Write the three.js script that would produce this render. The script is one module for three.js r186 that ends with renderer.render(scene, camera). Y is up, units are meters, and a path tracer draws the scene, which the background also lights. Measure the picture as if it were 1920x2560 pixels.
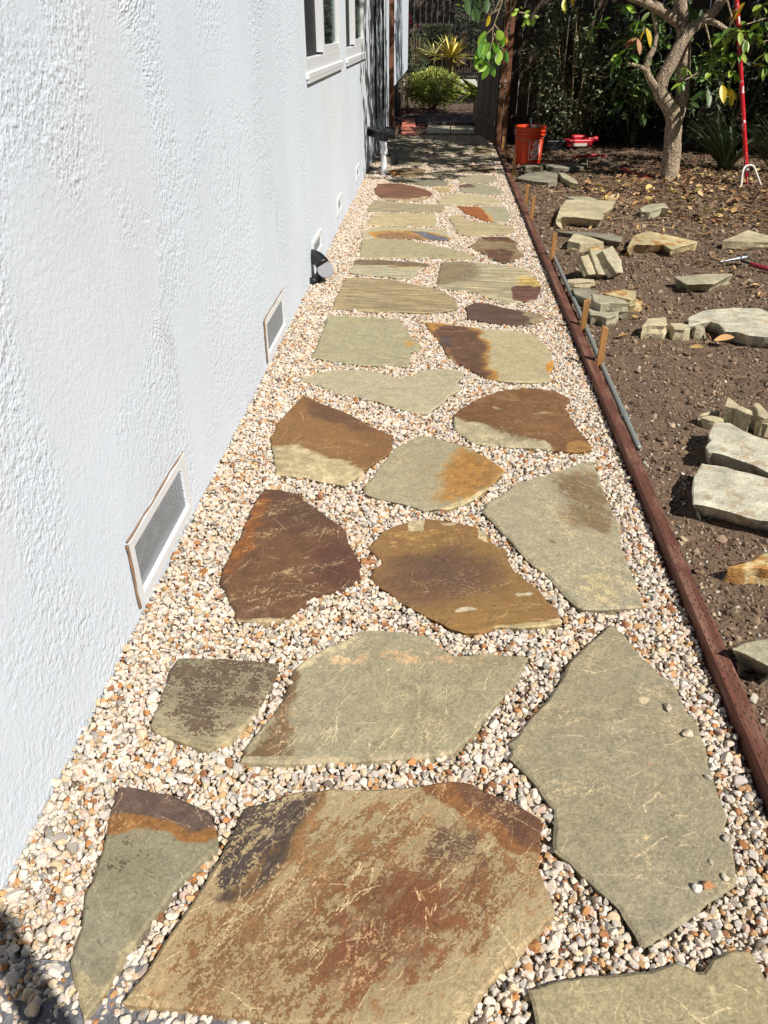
import * as THREE from 'three';
import { mergeGeometries, toCreasedNormals } from 'three/addons/utils/BufferGeometryUtils.js';
import { RoundedBoxGeometry } from 'three/addons/geometries/RoundedBoxGeometry.js';
import { MarchingCubes } from 'three/addons/objects/MarchingCubes.js';

// ---------------------------------------------------------------- camera, sky, sun, exposure
const scene = new THREE.Scene();
const EYE = new THREE.Vector3(0, 1.42, 0), PITCH = 32.44, YAW = 3.734, FOV = 67.3;
const camera = new THREE.PerspectiveCamera(FOV, 0.75, 0.05, 400);
camera.position.copy(EYE);
camera.rotation.set(-PITCH * Math.PI / 180, YAW * Math.PI / 180, 0, 'YXZ');
camera.updateMatrixWorld(true);
const renderer = new THREE.WebGLRenderer({ antialias: true });
renderer.toneMapping = THREE.LinearToneMapping;
renderer.toneMappingExposure = 1.42;
renderer.shadowMap.enabled = true;
{ // clear blue sky, paler towards the horizon
  const w = 128, h = 64, d = new Float32Array(w * h * 4);
  for (let j = 0; j < h; j++) for (let i = 0; i < w; i++) {
    const el = Math.max(0, Math.sin((j + 0.5) / h * Math.PI - Math.PI / 2)), t = Math.pow(1 - el, 3), o = (j * w + i) * 4, k = 0.13;
    d[o] = k * (0.30 + 0.5 * t); d[o + 1] = k * (0.5 + 0.42 * t); d[o + 2] = k * (0.92 + 0.12 * t); d[o + 3] = 1;
  }
  const sky = new THREE.DataTexture(d, w, h, THREE.RGBAFormat, THREE.FloatType);
  sky.mapping = THREE.EquirectangularReflectionMapping; sky.magFilter = THREE.LinearFilter; sky.needsUpdate = true;
  scene.background = sky; scene.environment = sky;
}
const SUN_EL = 48 * Math.PI / 180, SUN_AZ = 42 * Math.PI / 180;   // azimuth from +x towards +z: behind the viewer, to the right
const SUN = new THREE.Vector3(Math.cos(SUN_EL) * Math.cos(SUN_AZ), Math.sin(SUN_EL), Math.cos(SUN_EL) * Math.sin(SUN_AZ));
const sun = new THREE.DirectionalLight(new THREE.Color(1, 0.945, 0.85), 5);
sun.position.copy(SUN).multiplyScalar(40).add(new THREE.Vector3(0, 0, -8)); sun.target.position.set(0, 0, -8);
sun.castShadow = true; Object.assign(sun.shadow.camera, { left: -14, right: 14, top: 16, bottom: -16, near: 1, far: 90 }); sun.shadow.mapSize.set(2048, 2048);
scene.add(sun, sun.target);

// ---------------------------------------------------------------- helpers
let seed_ = 1;
const rnd = () => { seed_ = (seed_ + 0x6d2b79f5) | 0; let t = Math.imul(seed_ ^ (seed_ >>> 15), 1 | seed_); t = (t + Math.imul(t ^ (t >>> 7), 61 | t)) ^ t; return ((t ^ (t >>> 14)) >>> 0) / 4294967296; };
const R = (a, b) => a + (b - a) * rnd(), pick = (a) => a[Math.floor(rnd() * a.length)], reseed = (s) => { seed_ = s * 7919 + 13; };
const TAB = new Float32Array(65536); reseed(99); for (let i = 0; i < 65536; i++) TAB[i] = rnd();
const ss = (a, b, x) => { const t = Math.min(1, Math.max(0, (x - a) / (b - a))); return t * t * (3 - 2 * t); };
const lerp = (a, b, t) => a + (b - a) * t;
function vn(x, y) {
  const xi = Math.floor(x), yi = Math.floor(y), fx = x - xi, fy = y - yi, u = fx * fx * (3 - 2 * fx), v = fy * fy * (3 - 2 * fy);
  const r0 = (yi & 255) << 8, r1 = ((yi + 1) & 255) << 8, x0 = xi & 255, x1 = (xi + 1) & 255;
  const a = TAB[r0 | x0], b = TAB[r0 | x1], c = TAB[r1 | x0], d = TAB[r1 | x1];
  return a + (b - a) * u + (c - a) * v + (a - b - c + d) * u * v;
}
function fbm(x, y, n) { let s = 0, a = 0.5, t = 0; for (let i = 0; i < n; i++) { s += a * vn(x, y); t += a; a *= 0.5; x = x * 2.03 + 17.3; y = y * 2.03 + 5.1; } return s / t; }
const lin = (hex, k = 0.8) => { const c = new THREE.Color(hex); return c.multiplyScalar(k); };          // a colour as it looks in full sun, turned into a base colour
const rgb8 = (hex) => [parseInt(hex.slice(1, 3), 16), parseInt(hex.slice(3, 5), 16), parseInt(hex.slice(5, 7), 16)];
// photo pixel -> place: on a level plane (G), on the plane x = X (W), on the plane z = Z (V)
const FL = 1280 / Math.tan(FOV * Math.PI / 360);
function ray(px, py) { return new THREE.Vector3((px - 960) / FL, (1280 - py) / FL, -1).applyQuaternion(camera.quaternion); }
const G = (px, py, h = 0) => { const d = ray(px, py); return d.multiplyScalar((h - EYE.y) / d.y).add(EYE); };
const W = (px, py, X) => { const d = ray(px, py); return d.multiplyScalar((X - EYE.x) / d.x).add(EYE); };
const V = (px, py, Z) => { const d = ray(px, py); return d.multiplyScalar((Z - EYE.z) / d.z).add(EYE); };
const FR = { A: [0, 1900, .42194], B: [700, 1900, .42194], C: [1220, 1900, .42194], D: [250, 1900, .72333], E: [1220, 1500, .42194], F: [350, 1500, .60277], G: [880, 1100, .48222], H: [250, 1100, .45208], I: [700, 700, .48222],
  J: [640, 600, .48222], K: [840, 440, .32550], L: [900, 400, .30139], M: [880, 300, .30139], P: [1370, 460, .33153], Q: [1300, 700, .37372], S: [1500, 1100, .36176], Z: [0, 0, 1.15732], X1: [700, 0, .36769], X2: [1250, 0, .40386], X3: [1140, 0, .18083], X4: [960, 0, .18083], X5: [1270, 290, .17480], X6: [1700, 0, .23504], X7: [1700, 940, .13261] };
const at = (f, x, y) => [FR[f][0] + x * FR[f][2], FR[f][1] + y * FR[f][2]];
const Gp = (f, x, y, h) => G(...at(f, x, y), h), Wp = (f, x, y, X) => W(...at(f, x, y), X), Vp = (f, x, y, Z) => V(...at(f, x, y), Z);
const trace = (f, p, h) => { const o = []; for (let i = 0; i < p.length; i += 2) { const q = Gp(f, p[i], p[i + 1], h); o.push([q.x, q.z]); } return o; };

const used = new Map();
const numbered = (n) => { const k = used.get(n) ?? 0; used.set(n, k + 1); return k ? n + '_' + String(k).padStart(3, '0') : n; };
function tag(o, label, category, group) { o.userData.label = label; o.userData.category = category; if (group) o.userData.group = group; return o; }
function shade(o) { o.castShadow = true; o.receiveShadow = true; return o; }
function thing(name, label, category, pos = [0, 0, 0], group) { const g = new THREE.Group(); g.name = numbered(name); g.position.set(...pos); scene.add(g); return tag(g, label, category, group); }
function part(parent, name, geo, mat) { const m = shade(new THREE.Mesh(geo, mat)); m.name = name; parent.add(m); return m; }
function solo(name, geo, mat, label, category, group) { const m = shade(new THREE.Mesh(geo, mat)); m.name = numbered(name); scene.add(m); return tag(m, label, category, group); }
function struct(name, geo, mat) { const m = shade(new THREE.Mesh(geo, mat)); m.name = name; m.userData.kind = 'structure'; scene.add(m); return m; }
function inst(name, geo, mat, list, parent, stuff = true) { // list of [matrix, color]
  const m = new THREE.InstancedMesh(geo, mat, list.length); m.name = name;
  list.forEach(([mx, c], i) => { m.setMatrixAt(i, mx); if (c) m.setColorAt(i, c); });
  shade(m); if (stuff) m.userData.kind = 'stuff'; (parent ?? scene).add(m); return m;
}
const std = (color, rough = 0.85, extra = {}) => new THREE.MeshStandardMaterial({ color, roughness: rough, ...extra });
const phys = (color, rough, extra) => new THREE.MeshPhysicalMaterial({ color, roughness: rough, ...extra });
const strip = (g) => { const n = g.index ? g.toNonIndexed() : g; for (const k of Object.keys(n.attributes)) if (!['position', 'normal', 'uv'].includes(k)) n.deleteAttribute(k); return n; };
const merge = (list) => mergeGeometries(list.map(strip));
function dataTex(w, h, fn, srgb = true, wrap = THREE.RepeatWrapping) {
  const d = new Uint8Array(w * h * 4), o = [0, 0, 0];
  for (let y = 0, i = 0; y < h; y++) for (let x = 0; x < w; x++, i += 4) { fn(x, y, o); d[i] = o[0]; d[i + 1] = o[1]; d[i + 2] = o[2]; d[i + 3] = 255; }
  const t = new THREE.DataTexture(d, w, h); if (srgb) t.colorSpace = THREE.SRGBColorSpace; t.wrapS = t.wrapT = wrap; t.magFilter = THREE.LinearFilter; t.needsUpdate = true; return t;
}
const box = (w, h, d, x = 0, y = 0, z = 0, r = 0) => (r ? new RoundedBoxGeometry(w, h, d, 2, r) : new THREE.BoxGeometry(w, h, d)).translate(x, y, z);
const v3 = (a) => a.isVector3 ? a : new THREE.Vector3(...a);
function tube(pts, r0, r1 = r0, seg = 12, rad = 7, wob = 0, cap = true) { // a bent, tapering rod
  const c = new THREE.CatmullRomCurve3(pts.map(v3)), fr = c.computeFrenetFrames(seg, false), pos = [], uv = [], idx = [], L = c.getLength(), p = new THREE.Vector3();
  for (let i = 0; i <= seg; i++) {
    c.getPointAt(i / seg, p); const r = lerp(r0, r1, i / seg);
    for (let j = 0; j <= rad; j++) {
      const a = j / rad * Math.PI * 2, q = r * (1 + wob * (vn(Math.cos(a) * 1.5 + i * .35 + 40, Math.sin(a) * 1.5 + 40) - .5));
      const n = fr.normals[i].clone().multiplyScalar(Math.cos(a)).addScaledVector(fr.binormals[i], Math.sin(a));
      pos.push(p.x + n.x * q, p.y + n.y * q, p.z + n.z * q); uv.push(j / rad * Math.PI * 2 * r0, i / seg * L);
    }
  }
  for (let i = 0; i < seg; i++) for (let j = 0; j < rad; j++) { const a = i * (rad + 1) + j, b = a + rad + 1; idx.push(a, a + 1, b, b, a + 1, b + 1); }
  if (cap) for (const i of [0, seg]) { c.getPointAt(i / seg, p); const k = pos.length / 3; pos.push(p.x, p.y, p.z); uv.push(0, 0); for (let j = 0; j < rad; j++) { const a = i * (rad + 1) + j; i ? idx.push(a, a + 1, k) : idx.push(a + 1, a, k); } }
  const g = new THREE.BufferGeometry(); g.setAttribute('position', new THREE.Float32BufferAttribute(pos, 3)); g.setAttribute('uv', new THREE.Float32BufferAttribute(uv, 2)); g.setIndex(idx); g.computeVertexNormals(); return g;
}
const rod = (a, b, r, rad = 8) => tube([a, v3(a).clone().lerp(v3(b), .5), b], r, r, 2, rad);

// ---------------------------------------------------------------- rough slabs of stone
const area2 = (p) => { let s = 0; for (let i = 0; i < p.length; i++) { const a = p[i], b = p[(i + 1) % p.length]; s += a[0] * b[1] - b[0] * a[1]; } return s; };
function roughen(poly, step, amp, off) {
  if (area2(poly) < 0) poly = poly.slice().reverse();
  const out = []; let s = 0;
  for (let i = 0; i < poly.length; i++) {
    const a = poly[i], b = poly[(i + 1) % poly.length], dx = b[0] - a[0], dz = b[1] - a[1], L = Math.hypot(dx, dz), n = Math.max(1, Math.round(L / step));
    for (let k = 0; k < n; k++) { const t = k / n, q = s + L * t, w = (fbm(q * 28 + off * 7.7, off * 3.1, 3) - .5) * 2 * amp + (vn(q * 9 + off, off) - .5) * amp; out.push([a[0] + dx * t + dz / L * w, a[1] + dz * t - dx / L * w, a.length > 2 ? lerp(a[2], b[2], t) : 0]); }
    s += L;
  }
  return out;
}
function normals2(p) { return p.map((_, i) => { const n = p.length, a = p[(i + n - 2) % n], b = p[(i + 2) % n]; const dx = b[0] - a[0], dz = b[1] - a[1], L = Math.hypot(dx, dz) || 1; return [dz / L, -dx / L]; }); } // outward for positive area
const inset = (p, n, d) => p.map((q, i) => [q[0] - n[i][0] * d(i), q[1] - n[i][1] * d(i)]);
// rim: outline [x, z, yTop]; under: how far the foot is set back; layers: rough bedding steps on the sides
function slab(rim, bottom, { under = 0.01, chamfer = 0.005, rough = 0.006, rows = 3, bounds, dip = 0 } = {}) {
  const n = normals2(rim), N = rim.length, rings = [], uvd = [];
  const ch = (i) => chamfer * (0.5 + 1.1 * vn(i * .31, bottom * 77 + 3));
  const top = inset(rim, n, ch).map((q, i) => [q[0], rim[i][2], q[1]]);
  rings.push(top); uvd.push(chamfer);
  rings.push(rim.map((q, i) => [q[0], q[2] - ch(i) * .75, q[1]])); uvd.push(0.001);
  for (let r = 1; r <= rows; r++) {
    const t = r / rows;
    rings.push(inset(rim, n, (i) => (typeof under === 'function' ? under(n[i]) : under) * t + (vn(i * .23 + r * 9, r * 5 + 1) - .5) * 1.4 * rough + (vn(r * 3.7 + bottom * 50, 8) - .5) * 1.2 * rough).map((q, i) => [q[0], lerp(rim[i][2] - chamfer, bottom, t) + (r < rows ? (vn(i * .6, r * 31) - .5) * rough : 0), q[1]])); uvd.push(0.004 + t * .03);
  }
  const pos = [], uv = [], uv1 = [], b = bounds ?? [Math.min(...rim.map((q) => q[0])), Math.min(...rim.map((q) => q[1])), Math.max(...rim.map((q) => q[0])), Math.max(...rim.map((q) => q[1]))];
  const put = (q, ux, uz, m) => { pos.push(...q); uv.push((ux - b[0]) / (b[2] - b[0]), (uz - b[1]) / (b[3] - b[1])); uv1.push(...m); };
  for (const t of THREE.ShapeUtils.triangulateShape(top.map((q) => new THREE.Vector2(q[0], q[2])), [])) for (const i of [t[0], t[2], t[1]]) put(top[i], top[i][0], top[i][2], [top[i][0], top[i][2]]);
  const flip = new THREE.Vector3(); { const a = pos.slice(0, 9); flip.set(a[3] - a[0], a[4] - a[1], a[5] - a[2]).cross(new THREE.Vector3(a[6] - a[0], a[7] - a[1], a[8] - a[2])); if (flip.y < 0) for (let i = 0; i < pos.length; i += 9) { for (const arr of [[pos, 3], [uv, 2], [uv1, 2]]) { const s = arr[1], o = i / 3 * s; for (let k = 0; k < s; k++) { const tmp = arr[0][o + s + k]; arr[0][o + s + k] = arr[0][o + 2 * s + k]; arr[0][o + 2 * s + k] = tmp; } } } }
  let per = 0; const arc = rim.map((q, i) => { const r = per; per += Math.hypot(q[0] - rim[(i + 1) % N][0], q[1] - rim[(i + 1) % N][1]); return r; });
  for (let r = 0; r < rings.length - 1; r++) for (let i = 0; i < N; i++) {
    const j = (i + 1) % N, A = rings[r][i], B = rings[r][j], C = rings[r + 1][j], D = rings[r + 1][i], aj = j ? arc[j] : per;
    const u = (k, d) => [rim[k][0] - n[k][0] * d, rim[k][1] - n[k][1] * d];
    const P = [[A, u(i, uvd[r]), [arc[i], A[1]]], [B, u(j, uvd[r]), [aj, B[1]]], [C, u(j, uvd[r + 1]), [aj, C[1]]], [D, u(i, uvd[r + 1]), [arc[i], D[1]]]];
    for (const k of [0, 1, 2, 0, 2, 3]) put(P[k][0], P[k][1][0], P[k][1][1], P[k][2]);
  }
  { const last = rings[rings.length - 1]; let cx = 0, cz = 0; for (const q of last) { cx += q[0] / N; cz += q[2] / N; } for (let i = 0; i < N; i++) { const j = (i + 1) % N; for (const q of [last[i], last[j], [cx, bottom, cz]]) put(q, q[0], q[2], [q[0], q[2]]); } }
  let g = new THREE.BufferGeometry(); g.setAttribute('position', new THREE.Float32BufferAttribute(pos, 3)); g.setAttribute('uv', new THREE.Float32BufferAttribute(uv, 2)); g.setAttribute('uv1', new THREE.Float32BufferAttribute(uv1, 2));
  g.computeVertexNormals(); return toCreasedNormals(g, 0.38);
}
const inside = (p, x, z) => { let c = false; for (let i = 0, j = p.length - 1; i < p.length; j = i++) if ((p[i][1] > z) !== (p[j][1] > z) && x < (p[j][0] - p[i][0]) * (z - p[i][1]) / (p[j][1] - p[i][1]) + p[i][0]) c = !c; return c; };
const boundsOf = (p) => [Math.min(...p.map((q) => q[0])), Math.min(...p.map((q) => q[1])), Math.max(...p.map((q) => q[0])), Math.max(...p.map((q) => q[1]))];

// fine relief shared by all stone: grain, low ripples, thin bedding flakes (1 m square)
const stoneBump = dataTex(1024, 1024, (x, y, o) => {
  const u = x / 1024, v = y / 1024, w = (a, b, f, n) => { // seamless
    const g = (s, t) => fbm(s * f + a, t * f + b, n); const tx = u, ty = v; return (g(u, v) * (1 - tx) + g(u - 1, v) * tx) * (1 - ty) + (g(u, v - 1) * (1 - tx) + g(u - 1, v - 1) * tx) * ty; };
  const grain = w(3, 9, 220, 2), low = w(50, 20, 14, 3), fl = w(80, 60, 26, 3), s6 = low * 11, st = (Math.floor(s6) + ss(.75, 1, s6 - Math.floor(s6))) / 11;
  o[0] = o[1] = o[2] = 255 * (0.16 * grain + 0.16 * fl + 0.68 * (0.25 * low + 0.75 * st));
}, false);
stoneBump.channel = 1;

// colour of one stone: base tone, stains with ragged outlines, bedding streaks, speckle and scuff marks
function stoneTexture(bounds, f, spec) {
  const [x0, z0, x1, z1] = bounds, sx = x1 - x0, sz = z1 - z0, px = Math.min(spec.res ?? 640, 1024), w = Math.max(64, Math.round(px * Math.min(1, sx / sz))), h = Math.max(64, Math.round(px * Math.min(1, sz / sx)));
  const X = (x) => (x - x0) / sx * w, Y = (z) => (z - z0) / sz * h, ppm = w / sx;
  const masks = (spec.stains ?? []).map(([hex, ff, pts, soft = .02, amp = .5, speck = 0, warp = .03]) => {
    const c = document.createElement('canvas'); const k = 0.25; c.width = Math.ceil(w * k); c.height = Math.ceil(h * k); const g = c.getContext('2d');
    g.fillStyle = '#000'; g.fillRect(0, 0, c.width, c.height); g.fillStyle = '#fff'; g.beginPath();
    trace(ff, pts, spec.h).forEach(([x, z], i) => i ? g.lineTo(X(x) * k, Y(z) * k) : g.moveTo(X(x) * k, Y(z) * k)); g.closePath(); g.fill();
    const d = g.getImageData(0, 0, c.width, c.height).data, cw = c.width, chh = c.height; let m = new Float32Array(cw * chh); for (let i = 0; i < m.length; i++) m[i] = d[i * 4] / 255;
    const r = Math.max(1, Math.round(soft * ppm * k)); // three box blurs
    for (let n = 0; n < 3; n++) for (const [sa, sb, na, nb] of [[1, cw, cw, chh], [cw, 1, chh, cw]]) { const o = new Float32Array(m.length); for (let b = 0; b < nb; b++) { let s = 0; for (let a = -r; a <= r; a++) s += m[b * sb + Math.min(na - 1, Math.max(0, a)) * sa]; for (let a = 0; a < na; a++) { o[b * sb + a * sa] = s / (2 * r + 1); s += m[b * sb + Math.min(na - 1, a + r + 1) * sa] - m[b * sb + Math.max(0, a - r) * sa]; } } m = o; }
    return { c: rgb8(hex), m, cw, ch: chh, amp, speck, k, warp };
  });
  const look = (M, x, y) => { x = Math.min(M.cw - 1.001, Math.max(0, x * M.k)); y = Math.min(M.ch - 1.001, Math.max(0, y * M.k)); const i = Math.floor(x), j = Math.floor(y), fx = x - i, fy = y - j, o = j * M.cw + i; const i1 = i + 1 < M.cw ? 1 : 0, j1 = j + 1 < M.ch ? M.cw : 0; return lerp(lerp(M.m[o], M.m[o + i1], fx), lerp(M.m[o + j1], M.m[o + j1 + i1], fx), fy); };
  const c = document.createElement('canvas'); c.width = w; c.height = h; const g = c.getContext('2d'), img = g.createImageData(w, h), D = img.data;
  const base = rgb8(spec.base), alt = rgb8(spec.alt ?? spec.base), o1 = spec.id * 13.7, ca = Math.cos(spec.dir ?? 0), sa = Math.sin(spec.dir ?? 0), streak = spec.streak ?? .07, dust = spec.scuffs > 50 ? .6 : spec.scuffs > 15 ? .3 : 0;
  for (let y = 0, i = 0; y < h; y++) for (let x = 0; x < w; x++, i += 4) {
    const mx = x / ppm, mz = y / ppm, a = mx * ca + mz * sa, b = -mx * sa + mz * ca;
    const n1 = fbm(mx * 5 + o1, mz * 5 + o1, 4), n2 = fbm(a * 9 + o1, b * 75 + o1, 3), n3 = vn(mx * 420 + o1, mz * 420), n4 = fbm(mx * 38 + o1, mz * 38 + 9, 4), n5 = vn(a * 90 + 4, b * 230 + o1), n6 = fbm(mx * 170 + 7, mz * 170 + o1, 2);
    const t = ss(.34, .66, n1 * .75 + n4 * .25);
    let r = lerp(base[0], alt[0], t), gg = lerp(base[1], alt[1], t), bb = lerp(base[2], alt[2], t);
    for (const M of masks) {
      const wx = (fbm(mx * 16 + 3, mz * 16 + o1, 3) - .5) * M.warp * 2.2 * ppm, wy = (fbm(mx * 16 + 33, mz * 16 - o1, 3) - .5) * M.warp * 2.2 * ppm;
      const m = look(M, x + wx, y + wy); if (m < .01) continue;
      let q = ss(.5 - M.amp * .5, .5 + M.amp * .5, m + (n4 - .5) * .5 + (n2 - .5) * .25);
      if (M.speck) { const sp = n4 * .34 + n6 * .28 + n5 * .14 + n3 * .24 + (n2 - .5) * .3; q *= ss(-.035, .035, sp - .5 + (m * 1.1 - M.speck - (M.speck > .3 ? .42 : 0)) * .42); }
      const v = .9 + .2 * n4; r = lerp(r, M.c[0] * v, q); gg = lerp(gg, M.c[1] * v, q); bb = lerp(bb, M.c[2] * v, q);
    }
    const d = 1 + (n2 - .5) * streak + (n3 - .5) * .14 + (n6 - .5) * .22 + (n4 - .5) * .22 + (n1 - .5) * .16 - (n5 > .87 && n4 > .52 ? .16 : 0);
    if (dust) { const q = dust * ss(.52, .74, fbm(a * 7 + o1, b * 19 + 30, 3)) * ss(.5, .64, n6 * .3 + n5 * .25 + n2 * .2 + n3 * .25); r = lerp(r, 202, q); gg = lerp(gg, 182, q); bb = lerp(bb, 142, q); }
    const k = .855 * d; D[i] = Math.min(255, r * k); D[i + 1] = gg * k * .976; D[i + 2] = bb * k * .965; D[i + 3] = 255;
  }
  g.putImageData(img, 0, 0);
  reseed(spec.id + 500);
  const scuff = (x, y, L, ang, wd, al) => { g.lineCap = 'round'; let cx = x, cy = y; const n = Math.max(4, Math.round(L / 3)); for (let i = 0; i < n; i++) { ang += R(-.13, .13); const nx = cx + Math.cos(ang) * L / n, ny = cy + Math.sin(ang) * L / n; if (rnd() < .8) { g.strokeStyle = `rgba(214,194,154,${al * R(.25, 1)})`; g.lineWidth = wd * R(.4, 1.2); g.beginPath(); g.moveTo(cx + R(-1, 1) * wd * .5, cy + R(-1, 1) * wd * .5); g.lineTo(nx, ny); g.stroke(); } cx = nx; cy = ny; } };
  for (let i = 0; i < (spec.scuffs ?? 20); i++) scuff(R(0, w), R(0, h), R(.015, .1) * ppm, pick([spec.dir ?? 0, (spec.dir ?? 0) + .5, -1.1, R(0, 6.3)]) + R(-.2, .2), R(.8, 2.8) * ppm / 1000, R(.2, .75));
  for (const [ff, pts, wd, al] of spec.marks ?? []) { const q = trace(ff, pts, spec.h); for (let i = 0; i < q.length - 1; i++) { const ax = X(q[i][0]), ay = Y(q[i][1]), bx = X(q[i + 1][0]), by = Y(q[i + 1][1]), L = Math.hypot(bx - ax, by - ay); for (let s = 0; s < 3 + wd * 400; s++) { const t = R(0, .55); scuff(lerp(ax, bx, t) + R(-1, 1) * wd * ppm, lerp(ay, by, t) + R(-1, 1) * wd * ppm, L * R(.25, .5), Math.atan2(by - ay, bx - ax), R(.8, 2.4) * ppm / 1000, al); } } }
  const id = g.getImageData(0, 0, w, h).data, t = new THREE.DataTexture(new Uint8Array(id), w, h);
  t.colorSpace = THREE.SRGBColorSpace; t.magFilter = THREE.LinearFilter; t.wrapS = t.wrapT = THREE.ClampToEdgeWrapping; t.needsUpdate = true; return t;
}

// ---------------------------------------------------------------- the ground
const BOARD_X = 0.752, WALL_X = -0.8;
const soilH = (x, z) => -0.012 + (fbm(x * 1.1 + 40, z * 1.1 + 9, 3) - .5) * .06 * ss(.84, 1.5, x) + (fbm(x * 9, z * 9, 3) - .5) * .022 + ss(-7.6, -9.4, z) * ss(1.2, 2.6, x) * .05;
struct('ground', new THREE.PlaneGeometry(300, 300).rotateX(-Math.PI / 2).translate(0, -.09, 0), std(lin('#6b5b4a', .6), 1));
const soilMap = dataTex(512, 512, (x, y, o) => { const u = x / 512, v = y / 512; const n = (f, q) => { const g = (s, t) => fbm(s * f + q, t * f + q, 4); return (g(u, v) * (1 - u) + g(u - 1, v) * u) * (1 - v) + (g(u, v - 1) * (1 - u) + g(u - 1, v - 1) * u) * v; }; const a = n(14, 3), b = n(90, 20), k = .62 + .35 * a + .5 * (b - .5); o[0] = 119 * k; o[1] = 97 * k; o[2] = 78 * k; });
const soilBump = dataTex(512, 512, (x, y, o) => { const u = x / 512, v = y / 512; const n = (f, q) => { const g = (s, t) => fbm(s * f + q, t * f + q, 3); return (g(u, v) * (1 - u) + g(u - 1, v) * u) * (1 - v) + (g(u, v - 1) * (1 - u) + g(u - 1, v - 1) * u) * v; }; o[0] = o[1] = o[2] = 255 * (.5 * n(40, 7) + .5 * n(110, 1)); }, false);
{
  const x0 = .80, x1 = 7.5, z0 = .6, z1 = -13, nx = 300, nz = 620, pos = [], uv = [], idx = [];
  for (let j = 0; j <= nz; j++) for (let i = 0; i <= nx; i++) { const x = lerp(x0, x1, Math.pow(i / nx, 1.4)), z = lerp(z0, z1, j / nz); pos.push(x, soilH(x, z), z); uv.push(x / .8, z / .8); }
  for (let j = 0; j < nz; j++) for (let i = 0; i < nx; i++) { const a = j * (nx + 1) + i; idx.push(a, a + 1, a + nx + 1, a + 1, a + nx + 2, a + nx + 1); }
  const g = new THREE.BufferGeometry(); g.setAttribute('position', new THREE.Float32BufferAttribute(pos, 3)); g.setAttribute('uv', new THREE.Float32BufferAttribute(uv, 2)); g.setIndex(idx); g.computeVertexNormals();
  struct('soil', g, new THREE.MeshStandardMaterial({ map: soilMap, bumpMap: soilBump, bumpScale: .022, roughness: 1 }));
}
struct('path_bed', new THREE.BoxGeometry(1.62, .06, 13.6).translate(-.02, -.05, -6.2), std(lin('#a89880', .7), 1));
{
  const t = dataTex(256, 256, (x, y, o) => { const k = .8 + .5 * (fbm(x / 3, y / 3, 2) - .5) + .4 * (fbm(x / 40, y / 40, 3) - .5); o[0] = 118 * k; o[1] = 118 * k; o[2] = 124 * k; });
  const g = new THREE.BoxGeometry(.74, .05, 2.3).translate(-.435, -.028, .455); const u = g.attributes.uv; for (let i = 0; i < u.count; i++) u.setXY(i, u.getX(i) * 6, u.getY(i) * 8);
  struct('pavement', g, new THREE.MeshStandardMaterial({ map: t, roughness: .95 }));
}

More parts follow.
